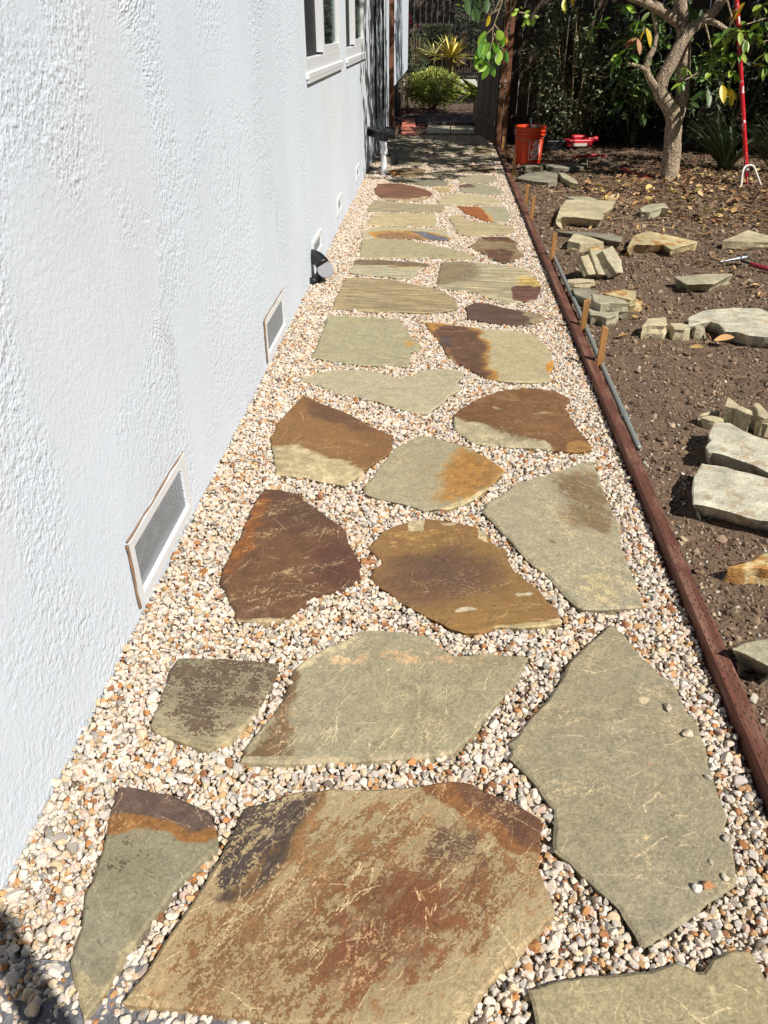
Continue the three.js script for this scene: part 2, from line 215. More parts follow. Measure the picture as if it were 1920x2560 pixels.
// ---------------------------------------------------------------- flagstones of the path, near to far
const GG = '#a09a80', PG = '#b0aa8e', TAN = '#b6a884', BRN = '#6e4c30', DBR = '#4f3527', OCH = '#a67c3f', RUST = '#8c5428', PLUM = '#584639';
const H0 = .016;
const STONES = [
  { f: 'A', p: [710,155,850,170,1000,190,1120,240,1240,298,1265,360,1282,440,1280,520,1180,610,1060,730,985,830,880,960,800,1080,720,1180,650,1320,600,1400,540,1480,500,1535,470,1450,440,1330,412,1195,445,1080,480,960,500,800,545,680,610,530,640,380,665,280,685,210], base: '#8f8a70', alt: '#878470', res: 900, scuffs: 26, dir: .5,
    stains: [['#8d6230', 'A', [600,300,800,320,1000,330,1300,380,1300,480,1150,470,1000,440,850,430,740,445,600,440], .012, .3, 0, .02], ['#5f4c42', 'A', [640,100,1300,240,1300,405,1100,385,950,345,800,340,600,325], .012, .35, 0, .02], ['#4f4534', 'A', [590,420,760,440,860,540,1010,650,1080,740,960,830,850,740,700,700,540,650], .03, .9, .42, .02], ['#a89f7d', 'A', [430,1200,560,1330,560,1400,700,1180,900,930,1000,800,1000,860,640,1400,500,1560,400,1400], .008, .25, 0, .01]],
    label: 'narrow wedge flagstone, plum top and ochre band, beside the wall at the bottom' },
  { f: 'D', p: [500,165,600,135,700,110,780,97,900,98,1050,95,1110,85,1220,70,1290,80,1370,120,1450,155,1524,205,1527,320,1520,370,1545,440,1578,530,1500,610,1420,690,1340,780,1290,850,1240,915,1200,960,1120,965,1000,932,840,915,650,903,480,888,350,868,200,848,80,838,160,730,250,590,330,470,400,360,450,270], base: '#b19d75', alt: '#a49674', res: 1024, scuffs: 170, dir: -.9, h: .024,
    stains: [['#7c5c3a', 'D', [480,130,1260,60,1600,300,1600,520,1300,760,1000,940,100,900,140,740,400,360], .06, 1, .6, .03], ['#876a44', 'D', [640,240,860,160,1050,240,1130,330,900,420,760,420,560,560,400,700,280,760,300,560,450,470,600,430], .05, 1, .5, .03], ['#6b3f22', 'D', [900,360,1090,350,1270,400,1340,520,1210,600,1080,680,960,800,740,860,690,740,830,560], .07, .9, .26, .04], ['#724020', 'D', [700,740,960,660,1010,760,900,900,700,890], .05, .9, .4, .03], ['#75502f', 'D', [150,850,240,700,330,600,420,630,330,740,230,850], .04, .9, .42, .03], ['#5d5140', 'D', [380,830,600,560,740,540,760,640,640,740,540,840], .05, 1, .48, .03], ['#80562e', 'D', [1060,60,1240,40,1560,180,1560,380,1460,310,1380,300,1260,200,1150,120], .012, .35, .12, .02], ['#67462f', 'D', [1220,50,1330,70,1560,190,1560,330,1440,270,1330,190,1250,140], .012, .4, .2, .02], ['#54402f', 'D', [1060,200,1230,210,1360,380,1320,440,1150,350], .03, .8, .36, .03], ['#80603a', 'D', [760,60,800,110,740,200,700,300,660,380,560,450,420,490,360,470,500,400,640,250], .012, .4, .1, .02], ['#463b35', 'D', [480,140,780,80,740,160,690,250,640,340,600,400,520,430,440,470,370,450,380,380], .016, .6, .62, .03], ['#42372f', 'D', [660,170,740,110,770,110,700,220,650,340,610,410,520,440,440,480,380,470,370,430,470,430,560,390,620,300], .012, .6, .28, .025]],
    marks: [['D', [910,330,870,430,790,600,700,720], .008, .75], ['D', [1090,430,1120,500,1140,600,1160,612], .004, .9], ['D', [1185,390,1160,480,1140,560], .003, .8], ['D', [1370,260,1290,420,1190,600], .012, .4], ['D', [720,330,600,480], .01, .5], ['D', [1430,480,1300,620,1100,800], .02, .3], ['D', [560,460,300,760], .02, .3]],
    label: 'largest flagstone, rust brown and tan with pale scratches, at the bottom of the path' },
  { f: 'E', p: [725,140,800,200,850,270,920,340,1010,420,1085,470,1130,540,1170,640,1240,740,1290,860,1310,960,1340,1060,1380,1180,1410,1290,1400,1370,1440,1440,1465,1530,1480,1650,1480,1700,1400,1740,1300,1790,1240,1840,1150,1910,1040,1990,930,2050,905,2045,860,1960,780,1830,700,1750,640,1690,560,1620,480,1550,390,1480,388,1380,395,1240,350,1190,300,1110,220,1020,140,940,125,930,140,880,122,845,200,760,330,610,430,480,480,370,540,300,630,230], base: '#9d977e', alt: '#948d72', res: 1024, scuffs: 150, dir: -.35, h: .022,
    stains: [['#93795a', 'E', [800,500,960,560,1050,800,1150,1100,1200,1200,1050,1260,960,1100,880,800], .06, 1.2, .42, .04], ['#c3ae84', 'E', [1140,740,1200,900,1260,1150,1290,1400,1340,1700,1290,1760,1240,1400,1180,1100,1130,860], .01, .7, .5, .03], ['#beaa82', 'E', [900,1440,1100,1300,1300,1180,1310,1210,1100,1350,920,1470], .008, .7, .48, .02], ['#beaa82', 'E', [900,1490,1100,1400,1300,1310,1310,1340,1100,1430,910,1510], .008, .7, .5, .02], ['#5c5444', 'E', [1000,480,1090,520,1150,590,1110,620,1020,540], .012, .8, .4, .015], ['#6b6250', 'E', [1120,680,1210,700,1230,740,1150,720], .01, .8, .4, .015], ['#c9bd9c', 'E', [870,580,960,570,950,610,910,630], .004, .4, .2, .012], ['#a6a69a', 'E', [340,870,460,870,470,920,360,930], .02, 1, .3, .02], ['#a6a69a', 'E', [720,740,860,740,840,840,740,820], .03, 1, .3, .02]],
    marks: [['E', [820,1170,870,1280], .003, .6], ['E', [930,1210,940,1270], .003, .6], ['E', [500,430,800,230], .008, .35], ['E', [700,1300,900,1500], .006, .35]],
    label: 'huge grey green flagstone with loose chips on it, beside the redwood board' },
  { f: 'C', p: [235,1350,330,1330,420,1305,520,1295,640,1275,760,1265,880,1245,960,1240,1060,1220,1110,1190,1180,1210,1240,1240,1270,1240,1330,1170,1420,1130,1500,1118,1540,1125,1590,1190,1640,1290,1700,1400,1720,1600,1600,1720,900,1740,320,1700,290,1564,260,1440], base: '#a49a78', alt: '#989072', res: 768, scuffs: 30, dir: -.2, h: .02,
    stains: [['#7b6a4c', 'C', [1130,1200,1200,1300,1190,1310,1100,1230], .01, .6, .3, .01], ['#a8905c', 'C', [560,1400,760,1400,720,1564,520,1564], .05, 1, .4, .03], ['#c0b693', 'C', [1290,1280,1330,1300,1370,1564,1340,1564], .006, .6, .3, .015]],
    label: 'olive tan flagstone with a notched far edge, cut off by the bottom right corner' },
  { f: 'F', p: [160,237,250,238,380,240,500,250,580,262,565,320,520,390,490,460,440,520,370,585,330,605,280,625,220,605,140,575,60,540,45,515,65,460,95,370,120,290], base: '#a0997c', alt: '#958d72', res: 640, scuffs: 14, dir: .1, streak: .4,
    stains: [['#5d4f3e', 'F', [100,220,600,230,560,400,420,560,270,640,60,520], .04, .8, .56, .03], ['#aa9f7d', 'F', [20,510,140,560,280,610,420,520,520,420,540,430,420,560,280,660,120,600], .004, .3, 0, .008]],
    label: 'small dark peppered flagstone close to the wall below the nearest vent' },
  { f: 'F', p: [920,128,1020,125,1120,132,1200,150,1240,190,1300,230,1400,222,1500,225,1612,235,1590,290,1530,370,1480,420,1430,490,1380,560,1330,600,1300,635,1200,645,1050,655,900,665,750,672,600,675,480,670,415,668,440,610,500,540,560,460,610,370,640,280,700,240,780,190,860,155], base: '#a19b7d', alt: '#98937a', res: 1000, scuffs: 110, dir: -1.2,
    stains: [['#6f5a3f', 'F', [600,280,690,280,670,400,640,560,660,700,380,700,560,470], .015, .7, .32, .03], ['#c0b794', 'F', [640,290,700,240,860,150,940,130,780,240,690,300], .01, .6, .3, .015], ['#b49a77', 'F', [700,260,1040,190,1600,230,1600,280,1040,270,720,310], .02, 1, .56, .02], ['#a39a7e', 'F', [420,650,900,650,1300,620,1300,650,900,690,420,690], .004, .3, 0, .008]],
    marks: [['F', [1275,330,1260,430,1290,530], .004, .7], ['F', [820,480,800,640], .004, .6], ['F', [1145,320,1160,420,1150,520], .004, .5], ['F', [1045,535,1090,550], .003, .9], ['F', [870,515,1010,500], .003, .5], ['F', [1300,340,1480,410], .003, .4], ['F', [955,590,950,620], .003, .9]],
    label: 'broad grey green flagstone with a humped far edge, behind the largest stone' },
  { f: 'G', p: [395,405,470,415,560,430,650,450,700,490,730,540,800,560,805,610,830,670,900,720,970,770,1010,830,1070,880,1085,945,1000,960,880,970,760,965,680,990,590,997,520,975,430,925,330,880,240,830,190,780,130,745,100,705,120,660,160,635,130,595,80,555,130,510,160,470,230,440,320,415], base: '#947340', alt: '#82613d', res: 800, scuffs: 24, dir: -.1,
    stains: [['#5f4636', 'G', [120,640,420,560,760,600,880,760,640,800,420,820,260,830,120,720], .07, 1.2, .3, .05], ['#a5884c', 'G', [120,540,280,430,620,450,680,540,520,560,300,520,180,590], .05, 1, .35, .04], ['#bdb18c', 'G', [300,400,380,410,380,470,290,475], .003, .25, 0, .01], ['#bdb18c', 'G', [455,425,550,432,530,445,470,442], .003, .25, 0, .01], ['#c0b48f', 'G', [660,455,700,480,720,530,740,545,690,525,660,510], .003, .25, 0, .01], ['#b3a57b', 'G', [700,970,900,945,1090,930,1090,960,900,980], .004, .3, 0, .012], ['#c8bfa4', 'G', [530,880,600,870,650,885,600,900,540,895], .004, .5, .2, .015], ['#c8bfa4', 'G', [835,795,930,785,920,805,840,810], .004, .5, .25, .015]],
    marks: [['G', [700,950,830,890,990,840], .004, .4], ['G', [370,790,400,780], .004, .8], ['G', [580,610,660,560], .004, .3]],
    label: 'brown ochre flagstone with jagged edges, centre, right of the dark maroon stone' },
  { f: 'G', p: [1245,108,1270,150,1290,210,1320,290,1350,360,1390,450,1400,560,1430,650,1470,720,1485,790,1500,865,1400,868,1300,875,1200,872,1160,850,1120,815,1060,750,1010,690,940,640,860,560,800,500,740,430,680,370,700,325,790,270,860,220,980,185,1100,150,1180,120], base: '#a9a58b', alt: '#a09a80', res: 800, scuffs: 90, dir: .7, h: .02,
    stains: [['#7b684b', 'G', [1010,170,1270,140,1340,330,1390,480,1280,500,1180,470,1080,400], .03, .8, .36, .03], ['#6a5d4a', 'G', [1200,150,1290,210,1400,480,1380,540,1320,510], .03, .9, .45, .03], ['#766b57', 'G', [1000,500,1060,500,1080,550,1010,550], .015, .9, .42, .02], ['#b7ac86', 'G', [1060,690,1250,600,1450,720,1500,870,1180,870], .05, 1, .4, .03]],
    marks: [['G', [1380,630,1390,700], .003, .2], ['G', [800,280,830,360], .003, .5], ['G', [1050,270,1190,430], .003, .3]],
    label: 'tall wedge grey green flagstone with a brown patch, right side, beside the board' },
  { f: 'H', p: [910,270,970,270,1060,285,1130,300,1155,345,1230,400,1290,450,1365,490,1370,560,1400,610,1430,680,1438,760,1400,790,1320,825,1220,850,1150,880,1080,940,1020,995,930,1000,740,990,740,940,700,850,655,760,690,690,740,590,770,530,820,420,860,330], base: '#5e402c', alt: '#684a30', res: 800, scuffs: 60, dir: -.5,
    stains: [['#85501f', 'H', [880,290,930,300,880,500,800,640,700,760,680,720,760,560,830,400], .02, .7, .25, .03], ['#6c5a47', 'H', [960,290,1130,310,1280,470,1200,520,1000,430], .05, 1.1, .45, .04], ['#553529', 'H', [1180,560,1370,520,1440,700,1400,790,1220,800], .05, 1, .3, .04], ['#6a5140', 'H', [720,860,1000,860,1010,1000,740,1000], .04, 1, .48, .03], ['#b3a47e', 'H', [760,985,1000,990,1040,960,1020,1010,740,1010], .003, .3, 0, .006], ['#b5a27c', 'H', [1120,300,1150,320,1160,350,1130,330], .003, .3, 0, .006]],
    marks: [['H', [680,800,760,720,880,640], .004, .7], ['H', [920,640,1010,660], .003, .5], ['H', [1090,760,1130,800], .006, .6], ['H', [1130,540,1260,430], .012, .35], ['H', [1120,650,1180,650], .003, .6]],
    label: 'dark maroon brown flagstone with a rusty left edge, opposite the nearest vent' },
  { f: 'I', p: [720,805,800,815,900,840,980,865,1060,910,1120,950,1172,985,1110,1050,1080,1080,1020,1130,950,1165,880,1185,800,1185,745,1195,680,1165,600,1150,500,1125,440,1100,430,1060,470,1030,520,960,560,910,600,870,650,840], base: '#a8a286', alt: '#a09778', res: 720, scuffs: 20, dir: -1.1,
    stains: [['#a3773a', 'I', [930,860,1060,900,1180,985,1060,1100,900,1150,840,1180,820,1080,860,960], .03, .8, .3, .04], ['#86643a', 'I', [960,960,1060,950,1020,1060,880,1110,860,1060], .04, .9, .46, .04], ['#8d8162', 'I', [780,840,900,850,760,1100,640,1120], .04, 1, .45, .04], ['#bfb28a', 'I', [830,1180,960,1140,1090,1060,1060,1110,960,1175,850,1200], .003, .3, 0, .012], ['#b79455', 'I', [430,1050,450,1060,450,1100,425,1100], .004, .4, 0, .01]],
    label: 'grey flagstone with an orange ochre right half, centre of the path' },
  { f: 'Z', p: [655,852,700,872,760,895,810,925,850,940,848,965,835,985,805,1003,770,1030,745,1048,700,1040,650,1028,595,1024,592,985,584,945,607,905,630,880], base: '#8c683c', alt: '#7a5834', res: 720, scuffs: 18, dir: .3,
    stains: [['#b3a681', 'Z', [570,960,640,960,700,985,760,1000,790,1015,745,1060,580,1030], .015, .5, .2, .03], ['#bdb08a', 'Z', [620,980,700,1010,740,1040,700,1050,620,1030], .02, .7, .4, .02], ['#62452f', 'Z', [660,850,760,890,840,940,760,930,660,900], .02, 1, .4, .03]],
    marks: [['Z', [690,945,750,980], .003, .5], ['Z', [640,1000,720,1040], .006, .5]],
    label: 'warm brown flagstone with a pale lower left edge, left side nearest the wall' },
  { f: 'I', p: [1230,560,1340,560,1430,575,1510,615,1480,655,1500,700,1540,760,1580,810,1610,850,1617,880,1540,890,1440,880,1330,868,1200,862,1100,855,1000,840,950,800,905,770,897,690,960,650,1040,605,1130,575], base: '#75512f', alt: '#7d5a38', res: 720, scuffs: 16, dir: .15,
    stains: [['#b5ad8d', 'I', [890,700,990,730,1100,760,1240,810,1420,850,1420,900,1000,860,890,780], .012, .6, .28, .03], ['#7b6d50', 'I', [1000,720,1200,770,1400,830,1300,850,1100,800], .02, 1, .5, .02], ['#9a7540', 'I', [1480,850,1560,830,1630,860,1630,900,1480,890], .01, .5, .15, .02], ['#a39169', 'I', [1110,655,1160,660,1150,672,1115,670], .003, .5, .2, .015], ['#97855f', 'I', [1310,690,1420,680,1420,700,1330,705], .006, .8, .35, .02], ['#b3a47a', 'I', [1110,555,1240,548,1240,566,1130,574], .003, .3, 0, .01]],
    label: 'chocolate brown flagstone with a pale streaked near edge, right of centre' },
  { f: 'I', p: [100,512,200,480,270,465,380,460,460,465,540,485,620,505,680,495,740,465,830,458,920,468,960,480,920,530,935,565,880,600,830,640,790,670,770,692,690,685,600,660,500,625,400,600,300,580,190,540], base: '#b3ad90', alt: '#aaa58a', res: 600, scuffs: 22, dir: -.3, label: 'pale green heart shaped flagstone with a dip in its far edge' },
  { f: 'J', p: [375,393,480,395,600,400,740,408,770,450,800,490,850,540,845,565,800,580,800,620,785,655,720,645,640,648,560,650,500,640,400,625,285,605,310,540,340,470], base: '#a8a484', alt: '#9d9a7c', res: 600, scuffs: 22, dir: .1,
    stains: [['#b8914c', 'J', [740,520,830,520,840,560,770,560], .02, .9, .4, .03], ['#b5a36c', 'J', [470,395,560,395,560,440,500,460], .04, 1, .4, .03]], marks: [['J', [580,470,690,520], .003, .7]], label: 'grey green four sided flagstone on the left, level with the second vent' },
  { f: 'J', p: [880,425,960,430,1060,445,1140,452,1250,462,1360,470,1450,495,1500,540,1530,590,1542,650,1525,690,1530,730,1420,735,1300,733,1210,715,1130,680,1060,640,1015,620,960,540,910,480], base: '#b4a986', alt: '#aea583', res: 640, scuffs: 20, dir: -.2,
    stains: [['#a4783a', 'J', [860,410,1140,440,1220,560,1200,640,1270,740,1200,740,900,540], .02, .5, .1, .03], ['#5f4331', 'J', [930,450,1060,440,1150,480,1190,560,1180,640,1210,720,1120,690,1000,600,950,520], .02, .6, .18, .03], ['#55464a', 'J', [950,490,1000,500,1010,560,970,550], .015, .8, .3, .02], ['#c08b3a', 'J', [1505,640,1550,630,1540,690,1510,680], .006, .4, 0, .01]],
    label: 'tan flagstone with a dark brown left third and one orange spot, right side' },
  { f: 'J', p: [1130,322,1200,328,1290,350,1380,365,1460,380,1510,400,1440,430,1340,440,1240,430,1160,415,1100,405,1095,370,1085,345], base: '#5d4538', alt: '#544034', res: 420, scuffs: 8, dir: .2, streak: .5, stains: [['#95876a', 'J', [1370,350,1520,390,1500,440,1420,430], .015, .8, .3, .03]], label: 'small dark brown flagstone with a grey right end, beside the stakes' },
  { f: 'J', p: [465,195,560,193,680,200,780,220,880,240,970,262,1030,300,1045,330,1040,355,960,370,860,378,740,370,560,365,390,350,405,315,430,260], base: '#a3946f', alt: '#978a6b', res: 560, scuffs: 20, dir: .06, streak: .6, label: 'long brownish grey streaked flagstone, left side, just past the second vent' },
  { f: 'J', p: [960,115,1060,110,1180,118,1280,130,1390,145,1440,185,1475,230,1478,260,1460,295,1400,315,1310,328,1240,310,1150,275,1040,255,935,243,945,190], base: '#b0aa8c', alt: '#a39a7c', res: 560, scuffs: 16, dir: .06, streak: .6,
    stains: [['#7d6f55', 'J', [940,110,1150,110,1200,200,1060,230,930,240], .04, 1, .48, .03], ['#66463a', 'J', [1330,240,1490,230,1490,300,1400,325,1330,310], .008, .4, .08, .02], ['#b8a05c', 'J', [1360,190,1490,200,1490,240,1360,240], .03, 1, .3, .02]], label: 'large grey flagstone with a maroon blob in its right corner' },
  { f: 'K', p: [155,640,300,640,450,650,600,660,725,675,680,705,620,740,560,780,460,780,350,765,230,760,95,735,125,690], base: '#b4b094', alt: '#aca88c', res: 420, scuffs: 8, dir: .05, streak: .4, stains: [['#756750', 'K', [140,620,740,655,720,700,560,695,420,685,130,680], .006, .5, .2, .015], ['#a8824c', 'K', [380,690,600,692,700,690,600,702,400,700], .004, .6, .3, .01]], label: 'thin two tone flagstone, dark far half and pale near half, left side' },
  { f: 'K', p: [200,490,280,475,420,480,560,490,680,515,800,545,920,565,1020,600,1090,625,980,635,860,630,700,622,550,622,380,625,250,625,185,615,180,575,190,530], base: '#aaa482', alt: '#a49d7c', res: 480, scuffs: 20, dir: .05, label: 'long plain olive flagstone tapering to a point on its right' },
  { f: 'K', p: [190,430,250,405,330,390,480,388,640,400,780,405,850,412,860,450,885,488,800,492,680,484,540,478,400,474,280,472,195,470], base: '#b5b091', alt: '#aea888', res: 420, scuffs: 6, dir: .05,
    stains: [['#b58a48', 'K', [250,430,420,418,560,420,720,430,890,475,890,500,560,490,300,480], .008, .4, .1, .02], ['#93714f', 'K', [310,450,400,432,560,440,680,470,680,495,320,480], .008, .4, .1, .02], ['#6a6a72', 'K', [560,425,660,425,780,455,870,480,860,500,720,490,640,450], .006, .4, .05, .015]], label: 'flagstone with an orange, brown and slate blue crescent along its near edge' },
  { f: 'K', p: [270,295,370,280,480,280,620,282,760,290,770,340,750,385,620,382,480,382,340,378,235,374], base: '#bdb08a', alt: '#b5a980', res: 400, scuffs: 8, dir: .05, streak: .4, label: 'plain buff rectangular flagstone, left side, in front of the blue crescent stone' },
  { f: 'K', p: [295,185,400,190,500,205,640,215,820,222,820,270,720,278,600,272,480,268,340,272,230,262], base: '#a49a7c', alt: '#9b9276', res: 400, scuffs: 8, dir: .05, streak: .4, label: 'long grey tan flagstone between the buff one and the red brown one, left side' },
  { f: 'K', p: [320,60,420,55,520,60,600,75,680,100,745,130,720,155,640,190,540,195,450,188,360,175,300,130,295,95], base: '#7d5740', alt: '#6c4937', res: 400, scuffs: 20, dir: .05, streak: .9, stains: [['#b3a27d', 'K', [340,165,540,180,720,150,640,200,540,205,360,185], .005, .5, .2, .01]], label: 'red brown streaked flagstone on the left where the sunlit part ends' },
  { f: 'K', p: [860,135,960,132,1080,140,1180,160,1265,190,1270,208,1150,215,1000,218,880,218,790,215,780,190,820,155], base: '#beb591', alt: '#b8af8c', res: 400, scuffs: 8, dir: .05, streak: .3, label: 'pale straw half round flagstone, right side, behind the rust patched one' },
  { f: 'K', p: [930,232,1040,235,1150,230,1240,232,1310,245,1335,295,1320,345,1230,355,1150,345,1060,310,1000,285], base: '#a9a78c', alt: '#a3a086', res: 400, scuffs: 6, dir: .05, streak: .2, stains: [['#bb9650', 'K', [900,220,1100,225,1180,300,1220,350,1150,365,960,300], .006, .35, .1, .015], ['#96592a', 'K', [900,220,1080,228,1130,260,1200,350,1130,360,960,300], .008, .4, .12, .02]], label: 'grey green flagstone with a bright rust left half, right side' },
  { f: 'K', p: [875,305,950,298,1000,330,1060,350,1140,355,1240,362,1320,380,1390,405,1320,440,1200,450,1090,455,1000,455,930,435,920,405,880,395,905,370,860,330], base: '#b8ac88', alt: '#b0a481', res: 400, scuffs: 6, dir: .05, streak: .3, label: 'tan boot shaped flagstone, right side, next to the rust patched one' },
  { f: 'K', p: [1090,475,1180,465,1330,468,1390,510,1380,540,1420,580,1445,605,1380,645,1300,665,1220,645,1160,605,1080,565,1010,540,1060,510], base: '#948465', alt: '#7b6449', res: 420, scuffs: 14, dir: .3, streak: .5, stains: [['#654530', 'K', [1120,465,1330,460,1390,520,1280,500,1180,510], .01, .6, .25, .03], ['#60432f', 'K', [1160,570,1290,560,1380,590,1330,670,1200,640], .01, .6, .25, .03]], marks: [['K', [1060,560,1240,530], .003, .8], ['K', [1240,560,1290,640], .006, .7]], label: 'mottled brown and grey flagstone, right side, beside the bolted board joint' },
  { f: 'K', p: [745,90,820,85,880,90,870,120,800,122], base: '#bda87a', res: 200, scuffs: 2, label: 'tiny buff filler flagstone in the middle of the path' },
  { f: 'M', p: [300,495,380,475,480,480,620,475,720,485,800,515,760,545,650,548,540,530,420,515], base: '#8f8c78', alt: '#7d7663', res: 256, scuffs: 6, dir: .05, label: 'grey oval flagstone behind the red brown one, half in tree shade' },
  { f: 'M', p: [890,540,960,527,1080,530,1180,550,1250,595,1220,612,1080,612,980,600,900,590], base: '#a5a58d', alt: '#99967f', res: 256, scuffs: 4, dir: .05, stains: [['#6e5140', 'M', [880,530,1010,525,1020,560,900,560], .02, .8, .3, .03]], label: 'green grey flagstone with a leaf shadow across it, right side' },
  { f: 'M', p: [870,470,960,455,1080,450,1200,465,1200,500,1130,522,1000,518,900,510], base: '#a29d84', res: 256, scuffs: 4, dir: .05, label: 'grey flagstone, right side, second in the tree shade' },
  { f: 'M', p: [300,420,400,395,520,395,610,410,590,460,460,472,340,455], base: '#8c7752', alt: '#7a6c52', res: 256, scuffs: 4, dir: .05, stains: [['#b07a36', 'M', [290,400,400,420,400,470,300,450], .02, .8, .2, .03]], label: 'orange tinged brown flagstone beside the white riser pipe' },
  { f: 'M', p: [620,440,740,420,860,430,850,460,700,470], base: '#7f7b66', label: 'small dark grey flagstone in the middle of the tree shade' },
  { f: 'M', p: [320,320,480,308,600,330,580,375,400,385,320,365], base: '#8f8b74', label: 'grey flagstone, left side, level with the red bucket' },
  { f: 'M', p: [640,330,820,310,960,325,980,360,800,372,660,362], base: '#86816c', label: 'dark grey flagstone, middle of the path, level with the red bucket' },
  { f: 'M', p: [1000,300,1120,290,1180,320,1160,350,1020,345], base: '#a09a80', label: 'grey flagstone at the board, level with the red bucket' },
  { f: 'M', p: [860,390,1020,375,1180,395,1190,430,1020,440,880,425], base: '#7d6349', alt: '#8d8468', label: 'brown grey flagstone at the board just nearer than the bucket' },
  { f: 'M', p: [340,235,480,220,620,225,640,265,500,285,360,275], base: '#989379', label: 'grey flagstone behind the black pipe, left side' },
  { f: 'M', p: [660,230,800,212,960,225,980,258,820,280,680,270], base: '#8e8870', label: 'olive flagstone in the shaded row just before the gate stones' },
  { f: 'M', p: [1000,225,1140,215,1170,250,1150,285,1010,275], base: '#8d7f5c', label: 'yellowish flagstone by the foot of the gate posts' },
  { f: 'M', p: [300,180,500,172,640,185,620,205,400,210], base: '#9a937c', label: 'thin flagstone in the last shaded row, left side' },
  { f: 'M', p: [670,180,850,172,1000,180,1060,200,880,208,700,205], base: '#8a846e', label: 'thin flagstone in the last shaded row, right side' },
  { f: 'M', p: [380,152,480,138,570,148,640,168,560,172,420,172], base: '#a39d86', label: 'last flagstone of the path, at the end of the brick edging' },
];
const stonePolys = [];
STONES.forEach((s, i) => {
  s.id = i + 1; s.h = (s.h ?? H0) * .68;
  const far = !s.res;
  const raw = trace(s.f, s.p, s.h).map((q) => [...q, 0]);
  const rim = roughen(raw, i < 12 ? .016 : .026, i < 12 ? .0045 : .006, i + 1).map((q) => [q[0], q[1], s.h]);
  const b = boundsOf(rim);
  stonePolys.push({ p: rim, b });
  let mat;
  const map = stoneTexture(b, s.f, far ? { ...s, res: 160, scuffs: 2, dir: .05 } : s);
  mat = new THREE.MeshStandardMaterial({ map, bumpMap: stoneBump, bumpScale: .011, roughness: .84 });
  const g = slab(rim, s.h - .05, { under: [0, 1, 4, 5, 8].includes(i) ? (n) => n[1] > .15 ? -.012 : .012 : .012, chamfer: i < 12 ? .006 : .008, rough: .004, bounds: b });
  const m = shade(new THREE.Mesh(g, mat)); m.name = numbered('flagstone'); scene.add(m); tag(m, s.label, 'flagstone', 'flagstones set in the gravel path');
});

// ---------------------------------------------------------------- gravel
function chipGeometry(k) {
  reseed(k + 40); let g = new THREE.IcosahedronGeometry(1, 2); const p = g.attributes.position, v = new THREE.Vector3(), cuts = [];
  for (let i = 0; i < 9; i++) cuts.push([new THREE.Vector3(R(-1, 1), R(-1, 1), R(-1, 1)).normalize(), R(.42, .8)]);
  for (let i = 0; i < p.count; i++) { v.fromBufferAttribute(p, i); for (let n = 0; n < 2; n++) for (const [d, h] of cuts) { const t = v.dot(d) - h; if (t > 0) v.addScaledVector(d, -t); } v.multiplyScalar(1 + .1 * (vn(v.x * 4 + k * 9, v.y * 4 + v.z * 3) - .5)); p.setXYZ(i, v.x, v.y, v.z); }
  return toCreasedNormals(g, .32);
}
const chipMap = dataTex(256, 256, (x, y, o) => { const a = fbm(x / 30, y / 30, 4), b = fbm(x / 7 + 50, y / 7, 3), c = vn(x / 2.2, y / 2.2 + 90), q = ss(.6, .74, a) * .7, d = ss(.62, .75, b) * .3 + (c > .82 ? .2 : 0), e = 255 - 26 * fbm(x / 12, y / 12 + 7, 3); o[0] = e * (1 - d * .9); o[1] = lerp(e, e * .82, q) * (1 - d); o[2] = lerp(e, e * .6, q) * (1 - d * 1.0); });
const chipMat = new THREE.MeshStandardMaterial({ map: chipMap, roughness: .8 });
const CHIPS = [['#f1e9de', 32], ['#eadecd', 27], ['#dbd5cf', 15], ['#e4cfae', 16], ['#d7ac7a', 7], ['#c88d56', 4], ['#a87550', 3], ['#b2ada5', 5], ['#e8cdbd', 6], ['#857468', 2]];
const chipColors = []; for (const [h, n] of CHIPS) for (let i = 0; i < n; i++) chipColors.push(lin(h, .81));
const chipGeos = [0, 1, 2, 3, 4].map(chipGeometry);
const QUAT = new THREE.Quaternion(), SCL = new THREE.Vector3(), POS = new THREE.Vector3(), EUL = new THREE.Euler();
const matrix = (x, y, z, sx, sy, sz, rx, ry, rz) => new THREE.Matrix4().compose(POS.set(x, y, z), QUAT.setFromEuler(EUL.set(rx, ry, rz)), SCL.set(sx, sy, sz));
